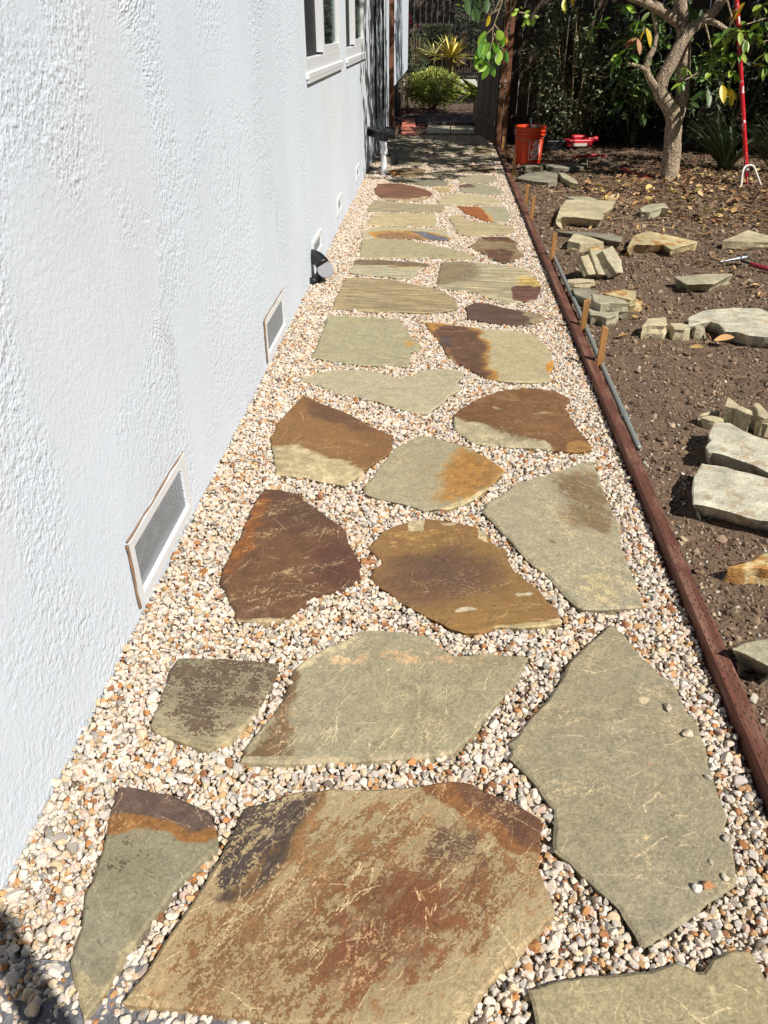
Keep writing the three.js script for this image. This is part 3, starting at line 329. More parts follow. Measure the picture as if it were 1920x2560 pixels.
{
  reseed(7); const lists = chipGeos.map(() => []);
  const blocked = (x, z, grow) => { for (const s of stonePolys) if (x > s.b[0] && x < s.b[2] && z > s.b[1] && z < s.b[3] && inside(s.p, x, z)) return true; return false; };
  for (const [cell, ylo, yhi] of [[.0101, -.0085, .001], [.0116, -.02, -.011]]) for (let z = -.40; z > -12.75; z -= cell) for (let x = WALL_X + .004; x < BOARD_X - .004; x += cell) {
    if (z > -.63 && x < -.08 && rnd() < .12 + (z + .63) * 9) continue;
    const px = x + R(-.6, .6) * cell, pz = z + R(-.6, .6) * cell; if (px > BOARD_X - .006 || px < WALL_X + .003) continue;
    if (z < -10.5 && rnd() < .35) continue;
    if (blocked(px, pz)) continue;
    const r = .0072 * Math.exp(R(-.6, .45)) * (rnd() < .08 ? 1.5 : 1);
    const c = pick(chipColors).clone().multiplyScalar(R(.8, 1.06)); c.r = Math.min(c.r, .93);
    pick(lists).push([matrix(px, R(ylo, yhi) + (rnd() < .06 ? .006 : 0), pz, r * R(.9, 1.35), r * R(.65, .95), r * R(.8, 1.1), R(-.6, .6), R(0, 6.3), R(-.6, .6)), c]);
  }
  const g = new THREE.Group(); g.name = 'gravel'; g.userData.kind = 'stuff'; scene.add(g); tag(g, 'white, cream and orange crushed gravel filling the path between the flagstones', 'gravel'); g.userData.kind = 'stuff';
  chipGeos.forEach((geo, i) => inst('gravel_chips', geo, chipMat, lists[i], g));
}
// single chips lying on the big grey stone
{
  reseed(21);
  const S = [[1070,640,.013,'#b8ac9c','grey chip lying nearest the dark scuff on the huge grey green flagstone'], [1180,790,.0135,'#d8c8b0','cream chip below the grey chip on the huge grey green flagstone'], [1038,440,.008,'#c9c2b8','small chip near the far right edge of the huge grey green flagstone'], [1305,1050,.0085,'#b9b3a8','small grey chip halfway down the right edge of the huge grey green flagstone'], [1245,1700,.012,'#d9d8d6','white chip beside the brown chip on the huge grey green flagstone'], [1310,1690,.013,'#b8875c','brown orange chip near the lower right corner of the huge flagstone'], [1408,1640,.008,'#e0d6c0','pale chip nearest the lower right corner of the huge flagstone'], [1326,1550,.006,'#d6cdb8','tiny pale chip on the white vein of the huge flagstone'], [1412,1412,.009,'#b9b4ac','grey chip on the lower right edge of the huge flagstone']];
  S.forEach(([x, y, r, c, l], i) => { const q = Gp('E', x, y, .02), m = solo('gravel_chip', chipGeos[i % 5], new THREE.MeshStandardMaterial({ map: chipMap, color: lin(c, .9), roughness: .8 }), l, 'gravel chip', 'loose chips on the huge grey green flagstone'); m.position.set(q.x, STONES[2].h + r * .42, q.z); m.scale.set(r * 1.15, r * .72, r * .95); m.rotation.y = R(0, 6); });
}

// ---------------------------------------------------------------- the house
const WALL_END = -13.85;
const VENTS = [[-1.64, -2.16, .03, .245], [-3.50, -4.02, .03, .235], [-5.08, -5.50, .09, .225], [-6.47, -6.76, .10, .235], [-8.03, -8.36, .11, .235]];
const WINS = [[-5.19, -7.02, 1.135], [-7.40, -9.18, 1.135]];
{
  const N = 2048, S = 3.2; // hand trowelled stucco, 3.2 m square
  const stucco = dataTex(N, N, (x, y, o) => {
    const u = x / N * S, v = y / N * S;
    const wx = u + (fbm(u * 2.2, v * 1.4 + 7, 3) - .5) * .35, m = fbm(wx * 3.6 + 3, v * 2.3, 4), m2 = fbm(u * 2.1 + 60, v * 1.7 + 20, 3);
    const rough = .25 + .75 * ss(.42, .60, m), comb = ss(.62, .74, m2) * ss(.42, .58, m);
    const lump = fbm(u * 88, v * 84, 2), fine = fbm(u * 230, v * 220, 2), ang = (fbm(u * .8 + 5, v * .8, 2) - .5) * 3;
    const rid = vn((u * Math.cos(ang) + v * Math.sin(ang)) * 26 + fbm(u * 14, v * 14, 2) * 2.5, (v * Math.cos(ang) - u * Math.sin(ang)) * 105 + fbm(u * 18 + 9, v * 18, 3) * 4);
    const drag = fbm(u * 70, v * 5, 2), pit = vn(u * 210, v * 120);
    let h = .45 + (m - .5) * .3;
    h += rough * ((lump - .5) * .55 + (fine - .5) * .3) + (1 - rough) * ((drag - .5) * .07 + (fine - .5) * .045) + comb * (rid - .5) * .6;
    if (pit > .93 && rough > .4) h -= .22 * (pit - .93) / .07;
    o[0] = o[1] = o[2] = Math.max(0, Math.min(255, h * 255));
  }, false, THREE.MirroredRepeatWrapping);
  stucco.repeat.set(1 / S, 1 / S); stucco.offset.set(.03, .41);
  const tone = dataTex(256, 256, (x, y, o) => { const a = fbm(x / 18, y / 40, 4), k = .97 + .06 * (a - .5), w = ss(.56, .75, fbm(x / 40 + 9, y / 60, 3)); o[0] = 205 * k; o[1] = (214 - 2 * w) * k; o[2] = (226 - 5 * w) * k; }, true, THREE.MirroredRepeatWrapping);
  tone.repeat.set(1 / 4, 1 / 4);
  const paint = new THREE.MeshStandardMaterial({ map: tone, bumpMap: stucco, bumpScale: .0062, roughness: .9 });
  const plain = std(new THREE.Color(.78, .78, .77), .8), vinyl = std(new THREE.Color(.62, .64, .67), .4), plaster = std(lin('#d8d2c6', .75), .9), boards = std(lin('#a37c54', .7), .7), caulk = std(lin('#8d6f55'), .9);
  const house = thing('house', 'long white stucco house wall running along the left side of the path', 'house', [0, 0, 0]);
  // shape drawn in (distance along the wall = -z, height), pushed out to x = WALL_X
  const sh = new THREE.Shape(); sh.moveTo(-3, -.06); sh.lineTo(-WALL_END, -.06); sh.lineTo(-WALL_END, 2.75); sh.lineTo(-3, 2.75);
  const hole = (a, b, c, d) => { const h = new THREE.Path(); h.moveTo(a, c); h.lineTo(a, d); h.lineTo(b, d); h.lineTo(b, c); h.closePath(); sh.holes.push(h); };
  for (const [a, b, c, d] of VENTS) hole(-a + .03, -b - .03, c + .028, d - .028);
  for (const [a, b, c] of WINS) hole(-a + .015, -b - .015, c + .015, 2.25);
  const wg = new THREE.ExtrudeGeometry(sh, { depth: .16, bevelEnabled: false }).rotateY(Math.PI / 2).translate(WALL_X - .16, 0, 0);
  { const p = wg.attributes.position, u = wg.attributes.uv; for (let i = 0; i < p.count; i++) u.setXY(i, -p.getZ(i), p.getY(i)); }
  part(house, 'wall', wg, paint);
  part(house, 'back_wall', merge([box(6, 2.8, .16, WALL_X - 3.1, 1.34, WALL_END + .08), box(6, 2.8, .16, WALL_X - 3.1, 1.34, 2.92), box(.16, 2.8, 16.8, WALL_X - 6.1, 1.34, -5.45)]), plain);
  part(house, 'interior_floor', box(5.8, .1, 16.5, WALL_X - 3.1, .5, -5.45), boards);
  part(house, 'interior_partition', box(.08, 2.2, 16.4, WALL_X - 2.6, 1.65, -5.45), plaster);
  part(house, 'roof', merge([box(6.75, .14, 17.4, WALL_X - 3.02, 2.86, -5.45), box(4.4, .4, 17.2, WALL_X - 3.02, 3.1, -5.45)]), std(lin('#5a4a42'), .9));
  for (const [k, [a, b, c, d]] of VENTS.entries()) {
    const L = a - b, H = d - c, v = new THREE.Group(); v.name = 'vent'; v.position.set(WALL_X, c, a); house.add(v);
    const fr = .027, t = .014;
    part(v, 'frame', merge([box(t, fr, L, .004, fr / 2, -L / 2), box(t, fr, L, .004, H - fr / 2, -L / 2), box(t, H - 2 * fr, fr, .004, H / 2, -fr / 2), box(t, H - 2 * fr, fr, .004, H / 2, -L + fr / 2)]), vinyl);
    const wires = [], iw = L - 2 * fr, ih = H - 2 * fr, pw = k < 2 ? .0085 : .012, r = .0016;
    for (let z = fr; z < L - fr; z += pw) wires.push(box(r, ih, r, -.004, H / 2, -z)); for (let y = fr; y < H - fr; y += pw) wires.push(box(r, r, iw, -.0035, y, -L / 2));
    part(v, 'wire_mesh', merge(wires), std(lin('#a9acb0', .7), .5, { metalness: .3 }));
    part(v, 'dark_recess', merge([box(.01, H, L, -.16, H / 2, -L / 2), box(.15, .01, L, -.085, -.002, -L / 2), box(.15, .01, L, -.085, H + .002, -L / 2)]), std(lin('#5b5f65', .4), .8));  // lining coloured dark to stand for the unlit hollow behind the mesh
    if (k < 2) { reseed(k + 3); const pts = (f) => Array.from({ length: 9 }, (_, i) => f(i / 8)); part(v, 'caulk', merge([tube(pts((q) => [.006, H + .004 + R(-.002, .004), -L * q]), .0035, .0025, 24, 5, .9), tube(pts((q) => [.006, H * q, .004 + R(-.003, .004)]), .0035, .004, 20, 5, .9)]), caulk); }
  }
  const screen = std(lin('#2a3038', .35), .7), glass = phys(new THREE.Color(.86, .93, .9), .02, { transmission: 1, thickness: 0, ior: 1.5 });
  for (const [a, b, c] of WINS) {
    const L = a - b, top = 2.24, H = top - c, w = new THREE.Group(); w.name = 'window'; w.position.set(WALL_X, c, a); house.add(w);
    const f = .03, D = .07;
    part(w, 'frame', merge([box(D, H, f, -.033, H / 2, -f / 2), box(D, H, f, -.033, H / 2, -L + f / 2), box(D, f, L - 2 * f, -.033, H - f / 2, -L / 2), box(D, .07, L - 2 * f, -.035, .07, -L / 2)]), vinyl);
    part(w, 'sill', merge([box(.05, .035, L + .02, -.006, .018, -L / 2, .005), box(.035, .02, L, .0, -.008, -L / 2)]), vinyl);
    const mid = L * .47;
    part(w, 'sash', merge([box(.052, H - .16, .05, -.027, H / 2 + .04, -mid), box(.05, H - .16, .045, -.027, H / 2 + .04, -L + f + .024), box(.04, .05, L - mid - f - .075, -.024, .131, -(mid + L - f) / 2)]), vinyl);
    part(w, 'screen', box(.004, H - .14, mid - f - .03, -.052, H / 2 + .04, -(mid + f) / 2 + .012), screen);
    part(w, 'pane', box(.006, H - .2, L - mid - f - .08, -.02, H / 2 + .07, -(mid + L - f) / 2), glass);
  }
  // the set-back end of the house past the gate
  const an = thing('house_annex', 'white far end of the house past the gate post with leaf shadows on it', 'building', [0, 0, 0]);
  const aw = box(3, 2.4, 5.2, -.74 - 1.5, 1.78, WALL_END - 2.75); { const u = aw.attributes.uv; for (let i = 0; i < u.count; i++) u.setXY(i, u.getX(i) * 5, u.getY(i) * 2.6); }
  part(an, 'wall', aw, paint); part(an, 'skirt', box(2.9, .62, 5.1, -.78 - 1.5, .27, WALL_END - 2.75), std(lin('#3a3633', .6), .9));
  part(an, 'roof', box(3.3, .14, 5.4, -.74 - 1.5, 3.06, WALL_END - 2.75), std(lin('#5a4a42'), .9));
}
// ---------------------------------------------------------------- pipes on the wall
{
  const black = std(lin('#22252b', .5), .4), grey = std(lin('#8e8f96', .7), .55), white = std(lin('#e3e6ea', .9), .35);
  const d = thing('drain_outlet', 'black drain outlet with a grey flap sticking out of the wall under the third vent', 'drain pipe', [WALL_X, 0, -5.02]);
  part(d, 'pipe', tube([[-.1, .15, -.06], [0, .145, -.04], [.05, .13, -.01], [.085, .10, .03]], .042, .045, 12, 14), black);
  part(d, 'flap', new THREE.CylinderGeometry(.052, .052, .008, 24).rotateX(1.0).rotateZ(-.25).translate(.1, .085, .055), grey);
  part(d, 'clamp', new THREE.TorusGeometry(.05, .009, 8, 22).rotateY(1.1).translate(.075, .09, -.02), black);
  part(d, 'hose', tube([[.05, .12, .0], [.06, .06, .03], [.03, .015, .05], [-.02, .02, .1]].map(([x, y, z]) => [Math.max(.012, x), y, z]), .022, .026, 14, 10), black);
  const r = thing('pipe_riser', 'white plastic riser pipe with a black elbow standing in gravel by the wall', 'pipe', [-.6, 0, -9.17]);
  part(r, 'riser', merge([tube([[0, -.03, 0], [0, .18, 0], [0, .36, 0]], .032, .032, 4, 14), new THREE.CylinderGeometry(.04, .04, .05, 16).translate(0, .24, 0), new THREE.CylinderGeometry(.04, .04, .04, 16).translate(0, .36, 0)]), white);
  part(r, 'elbow', merge([tube([[-.27, .40, -.42], [-.1, .40, -.2], [0, .40, -.02], [.03, .42, .0]], .05, .052, 10, 12), new THREE.CylinderGeometry(.055, .045, .09, 14).translate(0, .39, 0), new THREE.CylinderGeometry(.06, .06, .1, 14).rotateZ(1.57).translate(.07, .42, -.03)]), black);
  part(r, 'valve', merge([new THREE.CylinderGeometry(.05, .046, .12, 14).translate(.12, .17, 0), box(.1, .03, .04, .06, .2, 0, .008), new THREE.CylinderGeometry(.016, .016, .06, 8).translate(.12, .25, 0)]), black);
  [[-10.45, .010, 'thick dark stripe running down the wall nearest the window'], [-11.1, .006, 'thin dark stripe, middle one of three on the wall'], [-11.75, .013, 'thick dark stripe nearest the gate post on the wall']].forEach(([z, rr, l], i) => {
    reseed(i + 60); solo('stripe', tube(Array.from({ length: 9 }, (_, k) => [WALL_X + rr + .004, .42 + k * .27, z + R(-.05, .05) - (8 - k) * .012]), rr, rr, 40, 6), std(lin('#24262c', .4), .7), l, 'stripe', 'dark stripes on the house wall');  // thin dark tubes drawn as upright stripes on the wall
  });
}
// ---------------------------------------------------------------- edging board, stakes, conduit
function woodTex(c1, c2, knots = 0) { return dataTex(256, 512, (x, y, o) => { const g = fbm(x / 9 + 3, y / 160, 4), f = fbm(x / 2.4, y / 50, 2), n = vn(x / 1.5, y / 14), t = ss(.3, .7, g * .7 + f * .3); const k = .9 + .2 * (n - .5); for (let i = 0; i < 3; i++) o[i] = lerp(c1[i], c2[i], t) * k; }); }
const redMap = dataTex(256, 512, (x, y, o) => { const g = fbm(x / 9 + 3, y / 160, 4), f = fbm(x / 2.4, y / 50, 2), n = vn(x / 1.5, y / 14), t = ss(.3, .7, g * .7 + f * .3), d = ss(.52, .7, fbm(x / 30 + 60, y / 60, 4)) * .55 * (.4 + .9 * vn(x / 1.3 + 8, y / 1.3)), k = .88 + .24 * (n - .5), A = [88, 49, 37], B = [114, 67, 51], C = [150, 118, 98]; for (let i = 0; i < 3; i++) o[i] = lerp(lerp(A[i], B[i], t), C[i], d) * k; }), tanMap = woodTex([158, 110, 58], [190, 140, 82]), fenceMap = woodTex([92, 80, 72], [124, 108, 96]), gateMap = woodTex([110, 70, 46], [134, 88, 60]);
{
  const mat = new THREE.MeshStandardMaterial({ map: redMap, bumpMap: redMap, bumpScale: .002, roughness: .8 }), slot = std(new THREE.Color(.03, .014, .01), .95);
  const BO = [[.6, -2.62, .7755, 'nearest redwood edging board with rows of incised slots, along the gravel'], [-2.56, -5.72, .7735, 'middle redwood edging board running beside the grey conduit'], [-5.56, -9.3, .768, 'third redwood edging board, sunlit until the tree shade'], [-9.2, -12.2, .79, 'farthest redwood edging board, in the tree shade']];
  BO.forEach(([z0, z1, x, l], k) => {
    const L = z0 - z1, t = thing('edging_board', l, 'edging board', [x + (k === 2 ? .004 : 0), 0, z0], 'redwood edging boards along the path');
    const off = k === 1 ? -.006 : k === 2 ? -.008 : -.006, g = new RoundedBoxGeometry(.044, .11, L - .004, 2, .004).translate(0, -.013 + off, -L / 2), u = g.attributes.uv, p = g.attributes.position;
    for (let i = 0; i < u.count; i++) u.setXY(i, (p.getX(i) + p.getY(i)) * 5, p.getZ(i) * .8);
    part(t, 'board', g, mat);
    if (k < 3) { reseed(k + 90); const sl = []; for (let z = -.04; z > -L + .03; z -= k ? .045 : .03) for (let r = 0; r < 4; r++) { if (rnd() < .25) continue; const s = box(.0022, .0012, R(.006, .012), -.015 + r * .01 + R(-.002, .002), .0421 + off, z - (r % 2) * .015 + R(-.006, .006)); sl.push(s); } const m = part(t, 'incision_slots', merge(sl), slot); m.userData.kind = 'stuff'; }
    if (k === 2) part(t, 'bolt', new THREE.CylinderGeometry(.011, .011, .008, 10).translate(.004, .045, -.1), std(lin('#c9c4b8'), .4, { metalness: .6 }));
  });
  const sm = new THREE.MeshStandardMaterial({ map: tanMap, bumpMap: tanMap, bumpScale: .001, roughness: .85 });
  const ST = [['Q', 525, 590, .200, 'nearest wooden stake by the board, its top splintered'], ['Q', 415, 345, .175, 'second wooden stake from the near end, beside the stack of rubble'], ['L', 1590, 835, .185, 'wooden stake at the bolted joint of two edging boards'], ['L', 1420, 480, .175, 'wooden stake just past the third vent, right of the pair'], ['L', 1370, 370, .175, 'wooden stake where the tree shade begins, taller of the pair'], ['M', 1335, 460, .23, 'weathered stake in front of the orange bucket'], ['M', 1258, 345, .14, 'short shaded stake left of the bucket'], ['M', 1232, 280, .2, 'far shaded stake by the foot of the gate']];
  ST.forEach(([f, x, y, h, l], i) => {
    const q = Gp(f, x, y, .0), s = solo('stake', (() => { const g = box(.03, h + .08, .02, 0, (h - .08) / 2, 0, .002); const u = g.attributes.uv, p = g.attributes.position; for (let k = 0; k < u.count; k++) { u.setXY(k, (p.getX(k) + p.getZ(k)) * 4 + i * .3, p.getY(k) * 1.2); if (p.getY(k) > h - .01) p.setY(k, p.getY(k) + (i === 0 ? .02 * vn(p.getX(k) * 300, 4) : .006 * p.getX(k) / .015)); } return g; })(), sm, l, 'stake', 'wooden stakes holding the edging board');
    s.position.set(Math.max(.813, q.x + .002), 0, q.z); s.rotation.set(R(-.03, .03), R(-.15, .15), R(-.03, .02));
  });
  const c = thing('conduit', 'grey green metal conduit lying on the soil along the redwood board', 'pipe');
  part(c, 'tube', tube([[.842, .018, -5.7], [.838, .02, -5.06], [.836, .02, -4.39], [.826, .018, -3.55], [.824, .016, -3.15], [.822, .014, -2.74]], .0125, .0125, 40, 12), std(lin('#9aa09c', .8), .45, { metalness: .35 }));
  part(c, 'coupling', new THREE.CylinderGeometry(.017, .017, .05, 14).rotateX(Math.PI / 2).translate(.823, .016, -3.05), std(lin('#9aa39f', .75), .4, { metalness: .4 }));
}
// ---------------------------------------------------------------- loose stones on the soil
const rockTone = (b, o1, res = 256, stain) => dataTex(res, res, (x, y, o) => { const a = fbm(x / 40 + o1, y / 34, 4), g = fbm(x / 6 + o1, y / 3, 3), s = vn(x * .9, y * .9 + o1), p = ss(.6, .7, fbm(x / 22 + 9 + o1, y / 22, 3)); const k = .905 * (.93 + .42 * (a - .5) + .26 * (g - .5) + .18 * (s - .5)); for (let i = 0; i < 3; i++) o[i] = lerp(b[i], (stain ?? b)[i], p) * k; }, true, THREE.MirroredRepeatWrapping);
const ROCK = [rockTone([196, 184, 150], 3), rockTone([186, 178, 150], 41), rockTone([199, 182, 138], 77, 256, [176, 128, 70]), rockTone([146, 140, 122], 12), rockTone([202, 197, 176], 20, 512, [188, 172, 145])].map((m) => { return new THREE.MeshStandardMaterial({ map: m, bumpMap: stoneBump, bumpScale: .016, roughness: .88 }); });
const LOOSE = [];
{
  // [frame, top outline, height(s) of the top, bottom height, set-back of the foot, material, label]
  const T = [
    ['P', [95,178,135,120,260,118,515,116,490,150,470,182,430,215,408,265,330,262,200,250,110,252,58,282,75,225], .085, -.02, .03, 0, 'thick squarish pale stone at the board, nearest to the stump of the tree shade'],
    ['P', [135,92,310,94,370,116,200,118], .05, -.02, .0, 1, 'thin flat stone hidden behind the squarish pale stone'],
    ['P', [693,180,760,150,885,147,912,188,860,178,770,210,705,205], .07, -.03, .005, 1, 'small lone chunk of stone between the squarish stone and the dry leaves'],
    ['P', [640,395,750,353,880,375,1000,400,1130,425,1050,455,930,490,870,455,760,462,660,460,598,485], .075, -.02, .012, 2, 'long wedge stone with an orange broken corner, middle of the soil'],
    ['P', [1322,425,1420,385,1510,345,1600,372,1690,392,1800,430,1700,440,1500,432], .075, -.02, -.005, 0, 'stone at the right edge, level with the orange cornered wedge'],
    ['P', [66,350,200,352,330,365,480,380,562,400,552,440,440,420,380,400,240,375], .05, -.02, .01, 3, 'long thin grey plank shaped stone behind the small stone pile'],
    ['P', [150,430,190,380,225,375,330,400,422,432,340,440,244,446], .08, -.02, -.01, 0, 'angular stone in front of the plank shaped stone'],
    ['P', [312,478,350,468,430,488,495,505,430,520,318,512], .05, -.02, -.012, 2, 'flat chip of stone leaning on the angular stone'],
    ['P', [148,716,240,710,348,722,346,738,200,742,150,735], .04, -.02, -.006, 0, 'low flat stone under the three tilted slabs'],
    ['P', [182,785,300,785,370,802,318,832,318,870,250,850,200,830], .065, -.02, .004, 3, 'dusty grey stone at the back of the low stone stack'],
    ['P', [330,828,420,835,560,862,620,898,560,900,470,895,400,905,340,878], .10, -.0, .004, 1, 'front slab of the low stone stack with a dark stained face'],
    ['P', [412,815,560,795,662,810,664,865,620,872,600,866,500,842], .11, .02, .004, 2, 'tan slab lying highest on the low stone stack'],
    ['P', [600,880,665,868,712,882,690,905,610,912], .05, -.02, 0, 2, 'small orange edged stone at the right end of the low stone stack'],
    ['P', [300,930,390,935,440,962,540,958,520,990,445,1010,390,990,320,985], .06, -.03, .006, 1, 'sloping grey stone at the foot of the low stone stack'],
    ['P', [948,692,1080,685,1200,678,1390,684,1330,715,1255,752,1160,748,1050,752], .075, -.02, .03, 1, 'boat shaped stone with a dark undercut face, below the hammer'],
    ['P', [750,1015,890,1000,898,1050,880,1068,790,1062,710,1070], .085, -.03, -.006, 0, 'left one of two small blocks near the stakes'],
    ['P', [918,1050,1000,1046,1065,1062,1074,1090,1030,1098,950,1092], .07, -.03, -.004, 0, 'right one of two small blocks near the stakes'],
    ['P', [1058,995,1130,965,1200,945,1400,935,1590,945,1660,975,1800,1010,1800,1160,1640,1155,1515,1138,1420,1110,1340,1105,1290,1050,1230,1030,1150,1040,1060,1060], .085, -.02, .006, 4, 'big pale slab with a chipped left corner, at the right edge'],
    ['P', [1095,1065,1115,1040,1180,1080,1150,1090,1110,1090], .06, -.02, -.01, 1, 'small chip of stone against the chipped corner of the big pale slab'],
    ['X7', [345,725,480,680,700,632,760,660,660,690,540,725,420,740], .035, -.02, .002, 0, 'thin sliver of stone left of the dry leaf, farther of two'],
    ['X7', [400,770,500,740,640,735,820,800,830,860,700,850,560,830], .035, -.02, .004, 0, 'thin sliver of stone left of the dry leaf, nearer of two'],
    ['X7', [830,560,890,395,950,410,1100,540,1340,640,1375,725,1250,690,1050,600], .095, -.03, .008, 0, 'ridge shaped stone behind the scalloped slab at the right'],
    ['X7', [1370,530,1420,495,1500,510,1580,600,1720,740,1700,790,1580,785,1470,740,1450,600], .085, -.03, .01, 0, 'upright stone leaning at the right edge behind the scalloped slab'],
    ['X7', [1440,825,1560,810,1800,850,1900,920,1659,910,1560,880], .06, -.02, .006, 0, 'flat stone cut by the right edge above the scalloped slab'],
    ['X7', [640,870,760,870,950,875,1100,960,1200,1020,1400,1100,1659,1180,2100,1280,2300,1500,2300,2000,1800,1830,1659,1790,1450,1690,1250,1620,1000,1550,800,1490,620,1450,520,1440,480,1350,500,1290,580,1230,540,1140,545,1040], .075, -.015, .014, 4, 'large slab with a scalloped left end and a white scuff, right edge'],
    ['S', [700,160,800,172,880,190,1020,225,1161,262,1300,300,1420,420,1420,640,1161,557,1080,545,1000,522,900,490,780,462,700,447,640,440,636,350,650,240], .065, -.012, .016, 4, 'large pale slab nearest the board on the right edge, with a brown right end'],
    ['S', [890,868,960,850,1060,830,1100,795,1161,775,1300,790,1340,900,1200,900,1100,880,1000,880], .055, -.015, -.014, 2, 'stone with an orange brown broken front face at the right edge'],
    ['S', [905,1440,1000,1395,1161,1365,1280,1380,1300,1480,1280,1600,1161,1560,1080,1520,1000,1475], .075, -.01, .022, 1, 'nearest stone on the soil, cut by the right edge, with a black hollow below'],
    ['X2', [270,1015,330,1005,420,1005,545,1012,520,1035,400,1040,290,1035], .06, -.02, .004, 3, 'shaded flat stone behind the others, right of the bucket'],
    ['X2', [100,1095,180,1062,280,1060,355,1075,352,1120,300,1130,200,1118], .05, -.02, .004, 3, 'shaded flat stone in front of the bucket'],
    ['X2', [362,1068,400,1070,470,1110,486,1135,440,1128,385,1098], .07, -.02, .002, 1, 'shaded tilted slab with a pale edge, right of the flat shaded stones'],
    ['X2', [150,1012,270,1015,262,1035,160,1035], .06, -.02, .002, 3, 'small shaded stone just in front of the foot of the bucket'],
  ];
  const DARK = new Set([0, 3, 5, 14, 17, 24, 25, 27]);
  T.forEach(([f, p, h, bot, under, mi, label], i) => {
    if (f === 'P' || f === 'X2') h = bot < -.005 ? h * .72 : h * .9;
    const raw = trace(f, p, h).map((q) => [...q, h]);
    const tilt = .03 * (i % 3 - 1);
    const c = raw.reduce((s, q) => [s[0] + q[0] / raw.length, s[1] + q[1] / raw.length], [0, 0]);
    const rim = roughen(raw.map((q) => [q[0], q[1], h]), f === 'S' ? .014 : .02, .0035, i + 70).map((q) => [q[0], q[1], h + (q[0] - c[0]) * tilt]);
    const b = boundsOf(rim); LOOSE.push({ p: rim, b });
    const dark = DARK.has(i) ? .045 : .018;
    const g = slab(rim, bot, { under: (n) => under + dark * Math.max(0, Math.min(1, .25 + .9 * (n[1] * .86 - n[0] * .5))), chamfer: .0035, rough: .008, rows: 4, bounds: [b[0], b[1], b[0] + .7, b[1] + .7] });
    const m = solo('loose_stone', g, ROCK[mi], label, 'stone', 'loose stones on the bare soil');
  });
  // three slabs standing on edge, leaning on one another
  [[275, 655, 0, .15, .13, .05, 'left slab of the three standing tilted together'], [345, 640, 1, .16, .17, .06, 'middle slab of the three standing tilted together'], [435, 640, 1, .17, .19, .07, 'right slab of the three standing tilted together, pale face to the sun']].forEach(([x, y, mi, w, h, t, label], i) => {
    const q = Gp('P', x, y + 75, 0), o = [[-w / 2, -t / 2], [w / 2, -t / 2 + .01], [w / 2 - .02, t / 2], [-w / 2 + .015, t / 2]];
    const rim = roughen([[-.5 * w, -.5 * h, 0], [.42 * w, -.5 * h, 0], [.5 * w, .1 * h, 0], [.2 * w, .5 * h, 0], [-.35 * w, .42 * h, 0]], .02, .007, i + 140).map((p) => [p[0], p[1], t]);
    const g = slab(rim, 0, { under: 0, chamfer: .006, rough: .008, rows: 3, bounds: [-.3, -.3, .4, .4] });
    const m = solo('loose_stone', g, ROCK[mi], label, 'stone', 'loose stones on the bare soil');
    m.position.set(q.x, .07, q.z - .05); m.rotation.set(1.15, [.35, .3, .55][i], [-.75, -.7, -.85][i]);
  });
}

// ---------------------------------------------------------------- crumbs of soil, mulch and dry leaves
const Yv = new THREE.Vector3(0, 1, 0), Xv = new THREE.Vector3(1, 0, 0);
function leafGeo(width, fold, curl, seg = 4) { // 1 long along +z, base at the origin
  const pos = [], uv = [], idx = [];
  for (let i = 0; i <= seg; i++) { const t = i / seg, w = width * .5 * Math.pow(Math.sin(Math.PI * Math.min(1, t * .93 + .05)), .85) * (i === seg ? .05 : 1), y = curl * t * t; for (const s of [-1, 0, 1]) { pos.push(s * w, y + Math.abs(s) * fold * w, t); uv.push(s * .5 + .5, t); } }
  for (let i = 0; i < seg; i++) for (const k of [0, 1]) { const a = i * 3 + k; idx.push(a, a + 3, a + 1, a + 1, a + 3, a + 4); }
  const g = new THREE.BufferGeometry(); g.setAttribute('position', new THREE.Float32BufferAttribute(pos, 3)); g.setAttribute('uv', new THREE.Float32BufferAttribute(uv, 2)); g.setIndex(idx); g.computeVertexNormals(); return g;
}
function leafMatrix(p, d, roll, len, wide = 1) {
  const z = d.clone().normalize(), x = new THREE.Vector3().crossVectors(Math.abs(z.y) > .95 ? Xv : Yv, z).normalize().applyAxisAngle(z, roll), y = new THREE.Vector3().crossVectors(z, x);
  return new THREE.Matrix4().makeBasis(x.multiplyScalar(len * wide), y.multiplyScalar(len), z.multiplyScalar(len)).setPosition(p);
}
const sph = () => { const u = R(-1, 1), a = R(0, 6.2832), s = Math.sqrt(1 - u * u); return new THREE.Vector3(s * Math.cos(a), u, s * Math.sin(a)); };
const leafMat = (c, tr = .32, rough = .5) => phys(lin(c, 1), rough, { transmission: tr, thickness: 0, side: THREE.DoubleSide });
const white = new THREE.Color(1, 1, 1);
const foliageMat = phys(white, .62, { transmission: .28, thickness: 0, side: THREE.DoubleSide });
const matte = std(white, .9, { side: THREE.DoubleSide });
const onLoose = (x, z) => LOOSE.some((s) => x > s.b[0] && x < s.b[2] && z > s.b[1] && z < s.b[3] && inside(s.p, x, z));
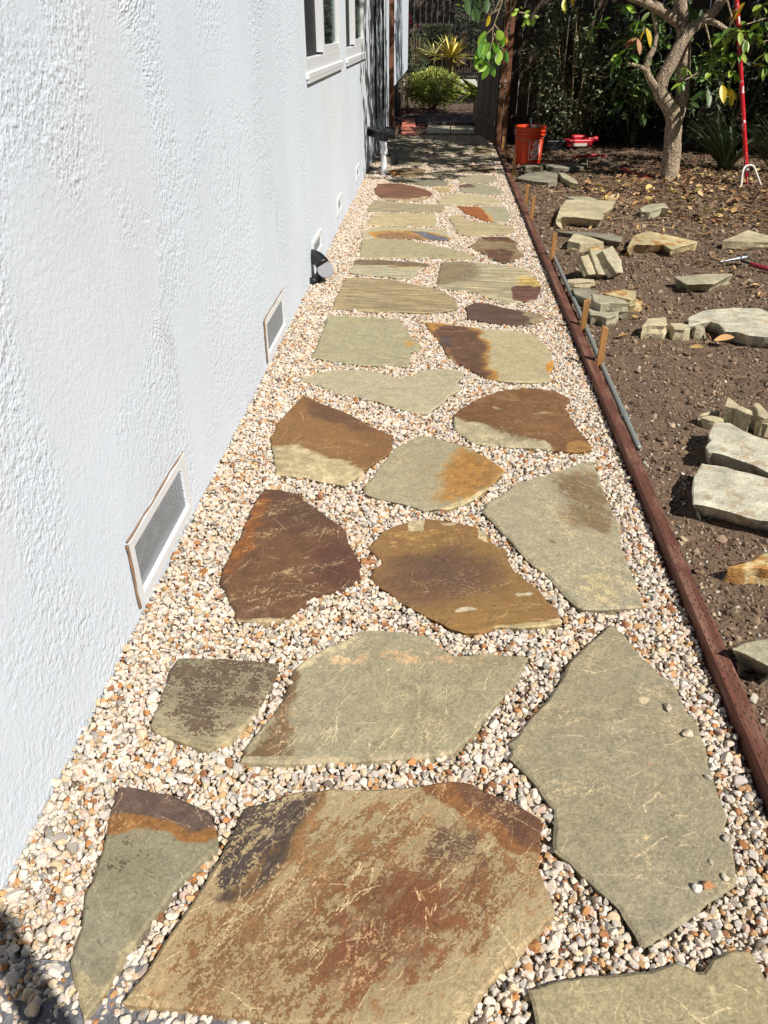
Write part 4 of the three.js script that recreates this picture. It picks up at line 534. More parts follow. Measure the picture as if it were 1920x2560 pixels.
{
  reseed(301); const clods = [[], [], []], D = ['#88725c', '#967f69', '#6f5b48', '#a8927b', '#5e4d3d', '#806a55'].map((c) => lin(c, .74));
  for (let i = 0; i < 70000; i++) { const z = -.9 - 9.6 * Math.pow(rnd(), 1.35), x = .83 + (1.0 + -z * .42) * Math.pow(rnd(), .9); if (onLoose(x, z)) continue; const r = .002 * Math.exp(R(0, 1.5)) * (rnd() < .08 ? 2.3 : 1) * (1 + Math.max(0, -z - 3) * .08); pick(clods).push([matrix(x, soilH(x, z) + r * .25, z, r * R(.9, 1.3), r * .8, r, R(-1, 1), R(0, 6), R(-1, 1)), pick(D).clone().multiplyScalar(R(.7, 1.2))]); }
  const g = new THREE.Group(); g.name = 'soil_crumbs'; scene.add(g); tag(g, 'brown crumbs and clods of earth covering the bare ground right of the board', 'soil'); g.userData.kind = 'stuff';
  clods.forEach((l, i) => inst('crumbs', chipGeos[i], std(white, 1), l, g));
  const peb = [[], []]; for (let i = 0; i < 900; i++) { const z = -.9 - 7 * Math.pow(rnd(), 1.4), x = .83 + Math.pow(rnd(), 2.4) * (1.2 - z * .3); if (onLoose(x, z)) continue; const r = R(.003, .009) * (rnd() < .06 ? 1.7 : 1); pick(peb).push([matrix(x, soilH(x, z) + r * .3, z, r * 1.2, r * .8, r, R(-.5, .5), R(0, 6), R(-.5, .5)), pick(['#d6cfc2', '#b9b3a8', '#c9b597', '#9da0a0', '#e2ddd2']).startsWith('#') ? lin(pick(['#d6cfc2', '#b9b3a8', '#c9b597', '#9da0a0', '#e2ddd2']), .8) : null]); }
  const pg = new THREE.Group(); pg.name = 'pebbles'; scene.add(pg); tag(pg, 'scattered pale pebbles strewn over the brown soil', 'pebbles'); pg.userData.kind = 'stuff'; peb.forEach((l, i) => inst('pebble_scatter', chipGeos[i + 3], chipMat, l, pg));
  const mul = [], mg = new THREE.BoxGeometry(1, .18, .3, 3, 1, 1); { const p = mg.attributes.position; for (let i = 0; i < p.count; i++) p.setXYZ(i, p.getX(i), p.getY(i) + (vn(p.getX(i) * 3 + 9, p.getZ(i) * 9) - .5) * .2, p.getZ(i) * (1.1 - Math.abs(p.getX(i)) * 1.1) + .1 * vn(p.getX(i) * 4, 3)); mg.computeVertexNormals(); }
  for (let i = 0; i < 9500; i++) { const z = -5.2 - 6.6 * Math.pow(rnd(), .8), x = .84 + rnd() * 4.2; if (rnd() < ss(-7.5, -5, z) * .8 || onLoose(x, z)) continue; const L = R(.015, .07); mul.push([matrix(x, soilH(x, z) + .006 + R(0, .01), z, L, L * .4, L * R(.5, 1), R(-.35, .35), R(0, 6.3), R(-.35, .35)), lin(pick(['#7a5f4a', '#5f4939', '#8d6f55', '#4b392d', '#94806a', '#6b4136']), .75)]); }
  for (let i = 0; i < 500; i++) { const z = -1.2 - 4.5 * rnd(), x = .84 + rnd() * 2; if (onLoose(x, z)) continue; const L = R(.012, .04); mul.push([matrix(x, soilH(x, z) + .004, z, L, L * .4, L * .6, R(-.3, .3), R(0, 6.3), R(-.3, .3)), lin(pick(['#7a5f4a', '#6b4136', '#94806a']), .75)]); }
  for (let i = 0; i < 5200; i++) { const z = -12.6 - 5.4 * rnd(), x = R(-.9, 2.4); const L = R(.02, .06); mul.push([matrix(x, -.03 + R(0, .03), z, L, L * .4, L * .7, R(-.4, .4), R(0, 6.3), R(-.4, .4)), lin(pick(['#7d4a41', '#6b3a34', '#8f5d50', '#513029']), .75)]); }
  const mm = inst('bark_mulch', mg, std(white, .95), mul, scene); tag(mm, 'brown bark chips and twig scraps lying under the tree and beyond the gate', 'mulch');
  const lv = [], lg = leafGeo(.42, .9, .22, 4);
  for (let i = 0; i < 1350; i++) { const a = R(0, 6.28), r = Math.sqrt(rnd()), x = 2.95 + Math.cos(a) * r * 1.6, z = -8.15 + Math.sin(a) * r * 1.4; if (x < .95 || onLoose(x, z)) continue; const L = R(.03, .095), d = new THREE.Vector3(R(-1, 1), R(-.15, .25), R(-1, 1)); lv.push([leafMatrix(new THREE.Vector3(x, soilH(x, z) + R(.008, .035), z), d, R(-1.2, 1.2) + (rnd() < .4 ? 3 : 0), L, R(.5, 1.4)), lin(pick(['#bf9f72', '#a88658', '#cfb58a', '#9a7248', '#876040', '#7d5a3e', '#c7b26a', '#6d4f38', '#5c4434']), .8)]); }
  for (let i = 0; i < 160; i++) { const z = R(-4, -7.2), x = R(.95, 3); if (onLoose(x, z)) continue; lv.push([leafMatrix(new THREE.Vector3(x, soilH(x, z) + .012, z), new THREE.Vector3(R(-1, 1), .05, R(-1, 1)), R(-.6, .6), R(.03, .07)), lin(pick(['#c9a774', '#b58d58', '#876040']), .8)]); }
  tag(inst('leaf_litter', lg, matte, lv, scene), 'dry tan and yellow fallen leaves around the red pole and tree foot', 'leaf litter');
  const tw = [], tg = tube([[0, 0, -.5], [.04, .03, -.1], [-.03, .05, .2], [.03, 0, .5]], .008, .005, 8, 5);
  for (let i = 0; i < 900; i++) { const far = rnd() < .75, z = far ? R(-6.6, -10) : R(-2.5, -6.6), x = far ? R(1, 4.2) : R(.9, 2.6); if (onLoose(x, z)) continue; const L = R(.06, far ? .4 : .16); tw.push([matrix(x, soilH(x, z) + .012, z, Math.min(L, .25), L * .4, L, R(-.08, .08), R(0, 6.3), 0), lin(pick(['#c4a783', '#a98a66', '#d6c09a', '#7d654e']), .8)]); }
  tag(inst('dry_twigs', tg, matte, tw, scene), 'pale dry stems and twigs strewn over the soil under the tree', 'twigs');
  // the few leaves and bits one can point at
  const one = (f, x, y, L, dx, dz, c, label, h = .02) => { const q = Gp(f, x, y, h), m = solo('dry_leaf', leafGeo(.5, .7, .18, 6), std(lin(c), .85, { side: THREE.DoubleSide }), label, 'leaf'); m.applyMatrix4(leafMatrix(q, new THREE.Vector3(dx, .05, dz), .3, L)); };
  one('Q', 1300, 408, .10, 1, -.06, '#c79d6a', 'long curled tan leaf in front of the chipped pale slab'); one('Q', 1135, 450, .075, .7, .6, '#c9a86c', 'pale folded leaf on open soil left of the curled tan leaf');
  one('X7', 980, 740, .062, .35, .9, '#d3c79f', 'round pale leaf just behind the scalloped slab', .03); one('P', 415, 225, .08, .5, .8, '#cda367', 'dry tan leaf stuck at the right corner of the squarish pale stone', .05); one('P', 740, 40, .11, .6, -.8, '#d8b873', 'yellow dry leaf standing up behind the small lone chunk', .05);
}
// ---------------------------------------------------------------- bucket and tools
{
  const q = Gp('X5', 290, 690, 0), bk = thing('bucket', 'orange plastic bucket with a white framed shop logo, at the end of the board', 'bucket', [q.x + .0, soilH(q.x, q.z) + .0, q.z - .13]);
  const or = std(lin('#ee4a20', .72), .38), P = [[0, 0], [.135, 0], [.142, .006], [.158, .29], [.170, .292], [.170, .302], [.160, .304], [.161, .326], [.172, .328], [.172, .338], [.162, .340], [.164, .368], [.172, .370], [.172, .380], [.160, .380], [.154, .29], [.138, .012], [0, .012]];
  part(bk, 'body', new THREE.LatheGeometry(P.map(([x, y]) => new THREE.Vector2(x, y)), 48), or);
  const c = document.createElement('canvas'); c.width = 256; c.height = 320; const g = c.getContext('2d');
  g.fillStyle = '#d6421c'; g.fillRect(0, 0, 256, 320); g.strokeStyle = '#f1ece6'; g.lineWidth = 8; g.strokeRect(6, 6, 244, 308); g.fillStyle = '#f4f0ea'; g.textAlign = 'center'; g.textBaseline = 'middle';
  g.save(); g.translate(128, 160); g.rotate(-.72); g.transform(1, 0, -.28, 1, 0, 0);
  for (const [t, s, y] of [['THE', 62, -88], ['HOME', 92, -8], ['DEPOT', 84, 80]]) { g.font = `bold ${s}px sans-serif`; g.save(); g.translate(t === 'THE' ? 26 : 0, y); g.scale(t === 'DEPOT' ? .82 : .86, 1.12); g.fillText(t, 0, 0); g.strokeStyle = '#f4f0ea'; g.lineWidth = 3; g.strokeText(t, 0, 0); g.restore(); }
  g.restore();
  const lt = new THREE.CanvasTexture(c); lt.colorSpace = THREE.SRGBColorSpace;
  const lg = new THREE.CylinderGeometry(.1573, .1455, .2, 20, 1, true, -.08, .98).translate(0, .155, 0);
  part(bk, 'printed_logo', lg, new THREE.MeshStandardMaterial({ map: lt, roughness: .4, side: THREE.DoubleSide }));
  part(bk, 'handle', tube([[-.172, .33, 0], [-.168, .30, .08], [-.11, .27, .15], [0, .255, .178], [.11, .27, .15], [.168, .30, .08], [.172, .33, 0]], .003, .003, 28, 6), std(lin('#8a8a8c', .6), .4, { metalness: .7 }));
  bk.scale.setScalar(1.07);
  const gl = thing('hand_tool', 'dark handled tool sticking out of the orange bucket', 'tool', [bk.position.x + .02, bk.position.y + .02, bk.position.z]);
  part(gl, 'handle', rod([0, 0, 0], [-.02, .47, -.05], .012), std(lin('#2c3a4a', .6), .5)); part(gl, 'block', box(.12, .16, .06, .04, .31, -.05, .01), std(lin('#4a4744', .6), .8));
  // red and black power tool
  const a = Gp('X5', 520, 470, 0), b = Gp('X5', 1190, 400, 0), tl = thing('power_tool', 'red and black power tool lying on the ground behind the bucket', 'power tool', [a.x, soilH(a.x, a.z), a.z + .12]);
  tl.rotation.y = Math.atan2(-(b.z - a.z), b.x - a.x) * .3;
  const red = std(lin('#c42333', .75), .4), blk = std(lin('#20262b', .4), .5);
  part(tl, 'housing', merge([box(.27, .12, .16, .12, .07, 0, .015), ...[0, 1, 2, 3].map((i) => box(.25, .01, .17, .12, .035 + i * .026, 0))]), blk);
  part(tl, 'casing', merge([box(.36, .09, .15, .42, .09, 0, .02), box(.2, .07, .1, .44, .15, 0, .02), box(.1, .05, .1, .60, .13, 0, .015)]), red);
  part(tl, 'nose', tube([[.58, .1, 0], [.7, .14, 0]], .05, .03, 4, 12), red); part(tl, 'badge', box(.2, .035, .004, .44, .075, .078), std(lin('#d9d3cf', .7), .5));
  part(tl, 'blade_guard', box(.03, .05, .2, -.02, .04, 0, .006), blk);
  // long red handled rake
  const h0 = Gp('X2', 935, 1112, .03), h1 = Gp('X5', 1250, 612, .03), m0 = h0.clone().lerp(h1, .52), rk = thing('rake', 'red and grey handled rake lying on the mulch left of the tree', 'rake');
  part(rk, 'handle', rod(h0, m0, .016), red); part(rk, 'sleeve', rod(m0, h1, .0165), std(lin('#8f8c86', .7), .5));
  const r0 = Gp('X5', 930, 590, .03), r1 = Gp('X5', 1400, 575, .03); part(rk, 'head', merge([tube([r0, r0.clone().lerp(r1, .5).add(new THREE.Vector3(0, .02, 0)), r1], .014, .014, 6, 6), ...Array.from({ length: 12 }, (_, i) => rod(r0.clone().lerp(r1, i / 11), r0.clone().lerp(r1, i / 11).add(new THREE.Vector3(0, -.02, -.1)), .005, 5))]), red);
  // pointed hammer
  const ha = Gp('P', 1300, 585, .04), hb = Gp('P', 1505, 552, .05), hc = Gp('P', 1460, 580, .03), hd = Gp('P', 1860, 705, .02), hm = thing('hammer', 'mason hammer with a shiny pointed head and red grip lying on the soil', 'hammer');
  const steel = std(lin('#b9bdc4', .8), .3, { metalness: .85 });
  part(hm, 'head', merge([tube([ha, ha.clone().lerp(hb, .45), ha.clone().lerp(hb, .75)], .003, .017, 8, 8), tube([ha.clone().lerp(hb, .72), hb], .015, .018, 3, 8)]), steel);
  part(hm, 'shaft', rod(hc, hc.clone().lerp(hd, .2), .009), blk); part(hm, 'grip', tube([hc.clone().lerp(hd, .18), hc.clone().lerp(hd, .5), hd], .014, .017, 8, 10), std(lin('#a8313f', .7), .55));
  // red pole with a forked foot, leaning up into the tree
  const p0 = Gp('X6', 725, 1995, .0), p1 = Vp('X6', 605, 0, p0.z - .12), pl = thing('pole', 'chipped red metal pole with a white forked foot, leaning into the tree', 'pole');
  const dirp = p1.clone().sub(p0), p2 = p0.clone().addScaledVector(dirp, 1.45); p0.y = -.02;
  const chipT = dataTex(64, 1024, (x, y, o) => { const n = fbm(x / 9, y / 26, 3), c = n > .67; const d = c ? [205, 205, 205] : [190, 24, 38]; for (let i = 0; i < 3; i++) o[i] = d[i] * (.92 + .1 * vn(x, y / 3)); });
  { const t = tube([p0, p0.clone().lerp(p2, .5), p2], .021, .021, 24, 12), u = t.attributes.uv; for (let i = 0; i < u.count; i++) u.setXY(i, u.getX(i) * 6, u.getY(i) * .7); part(pl, 'shaft', t, new THREE.MeshStandardMaterial({ map: chipT, roughness: .4 })); }
  const z1 = p0.z, F = (x, y) => Vp('X6', x, y, z1); part(pl, 'forked_foot', tube([F(575, 2120), F(620, 1950), F(655, 1800), F(690, 1765), F(740, 1752), F(770, 1765), F(800, 1850), F(838, 1960)].map((p, i) => { p.z += [0.12, .09, .05, .03, .03, .03, .05, .06][i]; p.y = Math.max(p.y, .0); return p; }), .011, .011, 36, 8), std(lin('#d9d6d0', .85), .45));
  part(pl, 'collar', new THREE.CylinderGeometry(.027, .027, .05, 12).translate(...F(715, 1780).toArray()), std(lin('#c9c6c0', .8), .45));
}
// ---------------------------------------------------------------- gate, fence, brick edging, garden floor
{
  const gm = new THREE.MeshStandardMaterial({ map: gateMap, roughness: .85 }), dm = [.72, .85, .6].map((k) => new THREE.MeshStandardMaterial({ map: fenceMap, bumpMap: fenceMap, bumpScale: .004, color: new THREE.Color(k, k * .95, k * .9), roughness: .95 }));
  const plank = (w, h, d) => { const g = box(w, h, d, 0, h / 2, 0), u = g.attributes.uv, p = g.attributes.position; for (let i = 0; i < u.count; i++) u.setXY(i, (p.getX(i) + p.getZ(i)) * 5, p.getY(i) * .7); return g; };
  const post = (x, z, w, h, l) => { const m = solo('gate_post', plank(w, h, w), gm, l, 'post', 'reddish gate posts'); m.position.set(x, -.05, z); return m; };
  post(-.715, -12.6, .07, 2.5, 'left gate post, standing against the house wall'); post(.79, -11.45, .055, 2.2, 'right gate post, the one nearer the path'); post(.865, -11.5, .055, 2.2, 'right gate post, the one nearer the fence');
  const gt = thing('gate', 'dark wooden gate standing open between the path and the garden', 'gate', [.755, .04, -11.55]); gt.rotation.y = Math.atan2(1.2, -.2);
  const gb = [plank(.142, 1.5, .02), plank(.138, 1.48, .02)];
  for (let i = 0; i < 9; i++) { const m = part(gt, 'board', gb[i % 2], dm[i % 3]); m.position.set(.09 + i * .148, 0, R(-.003, .003)); }
  part(gt, 'rail', box(1.36, .09, .035, .7, .25, -.03), dm[0]); part(gt, 'rail', box(1.36, .09, .035, .7, 1.2, -.03), dm[0]);
  const fe = thing('fence', 'tall weathered plank fence behind the tree and the dark shrub', 'fence', [.93, -.05, -12.35]);
  const fb = [plank(.142, 1.95, .02), plank(.146, 1.92, .02), plank(.136, 1.98, .02)];
  for (let i = 0; i < 44; i++) { const m = part(fe, 'board', fb[i % 3], dm[(i * 7) % 3]); m.position.set(.07 + i * .151, 0, R(-.006, .006)); m.rotation.z = R(-.006, .006); }
  part(fe, 'rail', box(6.65, .09, .04, 3.33, .3, -.035), dm[0]); part(fe, 'rail', box(6.65, .09, .04, 3.33, 1.6, -.035), dm[0]);
  const sf = thing('side_fence', 'weathered plank fence along the right side of the yard, behind the plants', 'fence', [6.6, -.05, -12.3]);
  for (let i = 0; i < 60; i++) { const m = part(sf, 'board', fb[i % 3], dm[(i * 5) % 3]); m.rotation.y = Math.PI / 2; m.position.set(R(-.006, .006), 0, .07 + i * .151); }
  const ff = thing('far_fence', 'dark plank fence at the far back of the garden beyond the gate', 'fence', [-2.6, -.05, -31]);
  const ffb = [plank(.19, 2.9, .025), plank(.185, 2.85, .025)]; for (let i = 0; i < 46; i++) { const m = part(ff, 'board', ffb[i % 2], dm[(i * 7) % 3]); m.position.set(.1 + i * .2, 0, R(-.01, .01)); }
  const be = thing('brick_edging', 'red brick edging laid beyond the gate on the left', 'brick edging', [-.46, -.02, -12.62]);
  const bm = ['#b96a58', '#a95a4b', '#c57c68'].map((c) => std(lin(c), .9)), bg = new RoundedBoxGeometry(.22, .06, .095, 1, .005);
  for (let i = 0; i < 24; i++) { const m = part(be, 'brick', bg, bm[(i * 5) % 3]); m.position.set(R(-.006, .006) - i * .004, R(-.003, .003), -.05 - i * .105); m.rotation.y = R(-.03, .03); }
  const gp = thing('paver_strip', 'square garden pavers in the shade just past the gate', 'pavers', [0, -.02, -13.2]);
  const pm = ['#b5ad95', '#a59d86', '#9a927d'].map((c) => std(lin(c, .7), .9)), pg = new RoundedBoxGeometry(.36, .05, .33, 1, .008); for (let i = 0; i < 9; i++) { const m = part(gp, 'paver', pg, pm[i % 3]); m.position.set(.0 + (i % 3) * .38 - .02, R(-.004, .004), -Math.floor(i / 3) * .36); m.rotation.y = R(-.05, .05); }
  struct('dark_paving_band', box(3.4, .04, 1.5, .6, -.045, -15.6), std(lin('#55555a', .6), .95));  // garden paving with the shadow band worked into its dark colour
  struct('far_pavement', box(9, .04, 3.2, -2, -.05, -25.5), std(lin('#c7c5bd', .75), .95));
}
// ---------------------------------------------------------------- plants
const LEAF_A = leafGeo(.34, .35, -.18, 5), LEAF_B = leafGeo(.36, .25, -.1, 3), BLADE = leafGeo(.05, .5, -.55, 7);
const bark = dataTex(256, 256, (x, y, o) => { const n = fbm(x / 16, y / 20, 4), p = ss(.62, .8, vn(x / 8, y / 8)), q = vn(x / 5 + 40, y / 5); const k = .8 + .5 * (n - .5) + .35 * p - .12 * q; o[0] = 186 * k; o[1] = 166 * k; o[2] = 141 * k; });
const barkBump = dataTex(256, 256, (x, y, o) => { o[0] = o[1] = o[2] = 255 * (.35 * fbm(x / 20, y / 20, 3) + .65 * ss(.5, .85, vn(x / 8, y / 8))); }, false);
for (const t of [bark, barkBump]) t.repeat.set(3, 3);
const barkMat = new THREE.MeshStandardMaterial({ map: bark, bumpMap: barkBump, bumpScale: .012, roughness: .9 });
const twigMat = std(lin('#a08c6c', .75), .85), greens = ['#4d6a2a', '#5d7d2e', '#3f5a26', '#6f8f38', '#4a6230'];
function crown(parent, name, cx, cy, cz, rx, ry, rz, whorls, per, len, cols, low, geo = LEAF_A, keep = () => true) {
  const L = []; for (let i = 0; i < whorls; i++) {
    const d = sph(), r = Math.pow(rnd(), .45), c = new THREE.Vector3(cx + d.x * rx * r, cy + d.y * ry * r, cz + d.z * rz * r);
    c.x += (vn(c.y * 1.7 + 3, c.z * 1.7) - .5) * .7; c.y += (vn(c.x * 1.9, c.z * 1.9 + 30) - .5) * .6; if (c.y < low || !keep(c)) continue;
    if (vn(c.x * 1.6 + c.y * .9, c.z * 1.6 + c.y * .7 + 70) < .42) continue;
    for (let k = 0; k < per; k++) { const v = sph(); v.y = v.y * .6 - .25; const p = c.clone().addScaledVector(sph(), len * .35); L.push([leafMatrix(p, v, R(-.7, .7), len * R(.7, 1.15)), lin(pick(cols), .8).multiplyScalar(R(.7, 1.25))]); }
  }
  return inst(name, geo, foliageMat, L, parent);
}
{
  reseed(800);
  const t = thing('tree', 'small garden tree with a pebbly forked trunk and long green leaves', 'tree', [0, 0, 0]);
  const B = Gp('X2', 1045, 1125, 0), Z = B.z, P = (x, y, dz = 0) => Vp('X2', x, y, Z + dz);
  B.y = -.05;
  part(t, 'trunk', tube([B, P(1058, 1000), P(1070, 860), P(1076, 740), P(1064, 690), P(1030, 630), P(992, 565, .02), P(1000, 500, .03), P(1060, 390, .04), P(1125, 260, .02), P(1190, 178, 0), P(1240, 142), P(1330, 60), P(1420, -120, -.1), P(1500, -420, -.2)], .1, .026, 64, 18, .12), barkMat);
  part(t, 'trunk', tube([P(1076, 800, -.02), P(1100, 700, -.05), P(1128, 590, -.08), P(1134, 430, -.12), P(1140, 260, -.12), P(1124, 100, -.1), P(1112, 0, -.1), P(1090, -300, -.1), P(1060, -700, 0)], .07, .055, 48, 16, .12), barkMat);
  const lm = (pts, a, b) => part(t, 'limb', tube(pts.map((q) => P(...q)), a, b, 16, 9, .2), barkMat);
  lm([[985, 560, .02], [950, 525, .06], [912, 450, .1], [905, 400, .1], [925, 350, .1], [955, 300, .08]], .042, .024); lm([[908, 440, .1], [870, 415, .14], [830, 402, .18], [780, 385, .2]], .022, .012); lm([[955, 300, .08], [968, 200, .05], [945, 60, .1], [930, -200, .2]], .02, .012);
  lm([[1110, 150, -.1], [1060, 110, 0], [990, 58, .1], [900, 14, .2], [830, -10, .3], [600, -120, .6]], .05, .03); lm([[1240, 142, 0], [1310, 135, .1], [1380, 170, .2], [1450, 220, .25], [1520, 262, .3]], .03, .014);
  lm([[1270, 150, .1], [1290, 220, .15], [1308, 318, .2]], .009, .006); lm([[1395, -30, .2], [1425, 70, .2], [1446, 152, .2]], .010, .006); lm([[1250, 408, .2], [1215, 455, .2], [1140, 498, .25]], .008, .004); lm([[1659, 110, .2], [1560, 140, .2], [1480, 165, .2]], .007, .004); lm([[1659, 250, .2], [1600, 268, .2], [1530, 270, .2]], .006, .004);
  lm([[600, -120, .6], [300, -150, .8], [20, -40, .9], [-6, 10, .9], [-30, 60, .9]], .03, .007);
  const hz = Z + .9, h3 = (x, y) => Vp('X3', x, y, hz);
  for (const pts of [[[640, 0], [600, 130], [540, 300], [515, 380], [500, 600]], [[600, 130], [470, 210]], [[515, 380], [400, 500], [330, 620]], [[530, 340], [600, 430], [640, 480]], [[525, 460], [590, 620], [650, 680]], [[520, 520], [470, 680], [450, 870]], [[640, 0], [500, -200], [420, -400]], [[830, 0], [790, 110], [640, 230]], [[870, 170], [960, 190], [1000, 240]]]) part(t, 'twig', tube(pts.length === 2 ? [h3(...pts[0]), h3((pts[0][0] + pts[1][0]) / 2 - 10, (pts[0][1] + pts[1][1]) / 2), h3(...pts[1])] : pts.map((p) => h3(...p)), .007, .004, 12, 5), twigMat);
  // leaves one can tell apart: base and tip in the picture's upper part, hung at the depth of their twig
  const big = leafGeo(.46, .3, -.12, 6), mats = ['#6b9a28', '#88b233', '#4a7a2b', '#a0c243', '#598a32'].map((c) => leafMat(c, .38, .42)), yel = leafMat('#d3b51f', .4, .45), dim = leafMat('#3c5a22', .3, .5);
  const hang = (x0, y0, x1, y1, m, w = 1) => { const a = h3(x0, y0), b = h3(x1, y1); b.z += R(-.03, .06); const d = b.clone().sub(a), len = d.length(), z = d.clone().normalize(), x = new THREE.Vector3().crossVectors(a.clone().sub(EYE), z).normalize().applyAxisAngle(z, R(-.65, .65)), y = new THREE.Vector3().crossVectors(z, x), o = new THREE.Mesh(big, m); o.name = 'leaf'; shade(o); o.applyMatrix4(new THREE.Matrix4().makeBasis(x.multiplyScalar(len * w * 1.1), y.multiplyScalar(len), z.multiplyScalar(len)).setPosition(a)); t.add(o); };
  for (const [a, b, c, d, w] of [[400, 430, 310, 640, .9], [410, 560, 305, 810, .95], [455, 590, 370, 835, .9], [300, 690, 270, 965, .6], [490, 690, 470, 870, .95], [520, 590, 565, 750, .9], [605, 685, 565, 895, 1], [570, 420, 640, 560, 1.1], [640, 480, 650, 640, .9], [690, 700, 712, 880, .6], [440, 870, 310, 845, .9], [410, 885, 310, 1010, .8], [455, 885, 385, 1095, .8], [475, 885, 535, 1065, .8], [610, 890, 490, 865, .7], [370, 500, 420, 600, .8]]) { hang(a, b, c, d, pick(mats), w * 1.2); hang(a + R(-30, 30), b + R(-30, 30), c + R(-45, 45), d + R(-50, 20), pick(mats), w); }
  hang(465, 205, 425, 375, yel, .8); hang(1510, -20, 1480, 200, leafMat('#c6c41e', .4, .4), .9); hang(1600, -40, 1620, 90, yel, 1); hang(690, 520, 700, 600, yel, 1.2);
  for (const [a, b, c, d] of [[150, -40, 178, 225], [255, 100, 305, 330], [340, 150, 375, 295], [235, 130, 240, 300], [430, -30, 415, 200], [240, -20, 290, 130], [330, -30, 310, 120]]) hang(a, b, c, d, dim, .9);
  for (const [a, b, c, d] of [[870, 130, 800, 145], [880, 95, 935, 115], [945, 180, 1025, 150], [990, 240, 920, 375], [1000, 250, 1012, 375], [1070, 240, 1068, 370], [1080, 225, 1155, 240], [1020, 210, 930, 235], [840, 140, 760, 240], [60, 80, 0, 60], [80, 80, 120, 90]]) hang(a, b, c, d, mats[3], 1);
  const olive = ['#7a9432', '#8fa53c', '#6b8a30', '#557a2a', '#9db048'].map((c) => leafMat(c, .33, .42));
  const wh = (f, x, y, n, L, ms, dz = .25, down = .5) => { const c = Vp(f, x, y, Z + dz); for (let i = 0; i < n; i++) { const d = sph(); d.y = d.y * .7 - down; d.z *= .7; const o = new THREE.Mesh(big, pick(ms)); o.name = 'leaf'; shade(o); o.applyMatrix4(leafMatrix(c, d, R(-.6, .6), L * R(.75, 1.15), .85)); t.add(o); } };
  for (const [x, y] of [[440, 400], [590, 290], [640, 340], [340, 570], [330, 760], [545, 760], [705, 430], [640, 560], [870, 50], [825, 265], [915, 570], [560, 570], [420, 620], [480, 480], [810, 380], [910, 700], [740, 330]]) wh('X6', x, y, 8, .125, olive, R(.15, .4));
  for (const [x, y] of [[20, 880], [60, 730]]) wh('X6', x, y, 4, .1, mats, .35);
  for (const [x, y] of [[445, 900], [540, 950]]) wh('X6', x, y, 3, .17, [yel, mats[1]], .2, 1); wh('X6', 290, 950, 3, .17, [dim, mats[2]], .2, 1); wh('X6', 690, 30, 3, .2, [yel], .2, 1);
  for (const [x, y] of [[780, 30], [805, 345], [740, 345], [865, 130], [620, 140], [570, 180]]) wh('X2', x, y, 6, .12, mats, .3); wh('X2', 905, 175, 3, .15, [yel], .15, 1); wh('X2', 850, 240, 3, .13, [leafMat('#9c6a3c', .2, .6)], .2, .8);
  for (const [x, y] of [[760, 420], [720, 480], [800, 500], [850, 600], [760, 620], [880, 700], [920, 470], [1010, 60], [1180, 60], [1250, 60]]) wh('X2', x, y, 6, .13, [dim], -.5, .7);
  { const c1 = Vp('X6', 560, 520, Z - .3), c2 = Vp('X2', 800, 560, Z - 1); crown(t, 'crown', c1.x + .1, c1.y + .1, c1.z - .2, 1, .75, .5, 130, 8, .125, greens, .62); crown(t, 'crown', c2.x, c2.y + .15, c2.z, .5, .6, .4, 60, 8, .125, greens, .5); }
  crown(t, 'crown', 2.1, 3.1, -9.4, 2.5, 1.45, 2.3, 1500, 8, .135, greens, 1.78, LEAF_A, (c) => !(c.x > 2 && c.z < -8.2 && rnd() < .75));
  crown(t, 'crown', .7, 2.75, -10.0, 1.5, .95, 1.7, 330, 8, .15, greens, 1.75, LEAF_A, (c) => c.x > -.7);
}
function bigTree(name, label, x, z, h, cy, rx, ry, rz, n, low, cols) { reseed(x * 100 + 900); const t = thing(name, label, 'tree', [x, 0, z]); part(t, 'trunk', tube([[0, -.1, 0], [.05, 1, .03], [-.05, h * .6, 0], [.1, h, 0]], .16, .07, 24, 12, .15), barkMat); for (let i = 0; i < 6; i++) { const a = i * 1.05; part(t, 'limb', tube([[0, h * (.45 + i * .06), 0], [Math.cos(a) * rx * .35, h * .75, Math.sin(a) * rz * .35], [Math.cos(a) * rx * .75, cy + .2, Math.sin(a) * rz * .75]], .05, .018, 12, 7, .2), barkMat); } crown(t, 'crown', 0, cy, 0, rx, ry, rz, n, 8, .15, cols, low); return t; }
bigTree('tree', 'dark leafy tree behind the plank fence, its crown above the picture', 2.5, -13.6, 4.2, 3.5, 2.3, 1.5, 1.75, 1500, 1.9, greens);
bigTree('tree', 'dense tree at the right beyond the picture edge that shades the fence', 5.2, -10.7, 4.6, 3.6, 2.8, 1.8, 1.8, 3000, 1.85, greens);
bigTree('tree', 'broad dark tree at the far back of the garden in front of the far fence', 1.4, -28.6, 5, 4.2, 3.6, 2.3, 1.8, 2200, 2.4, greens);
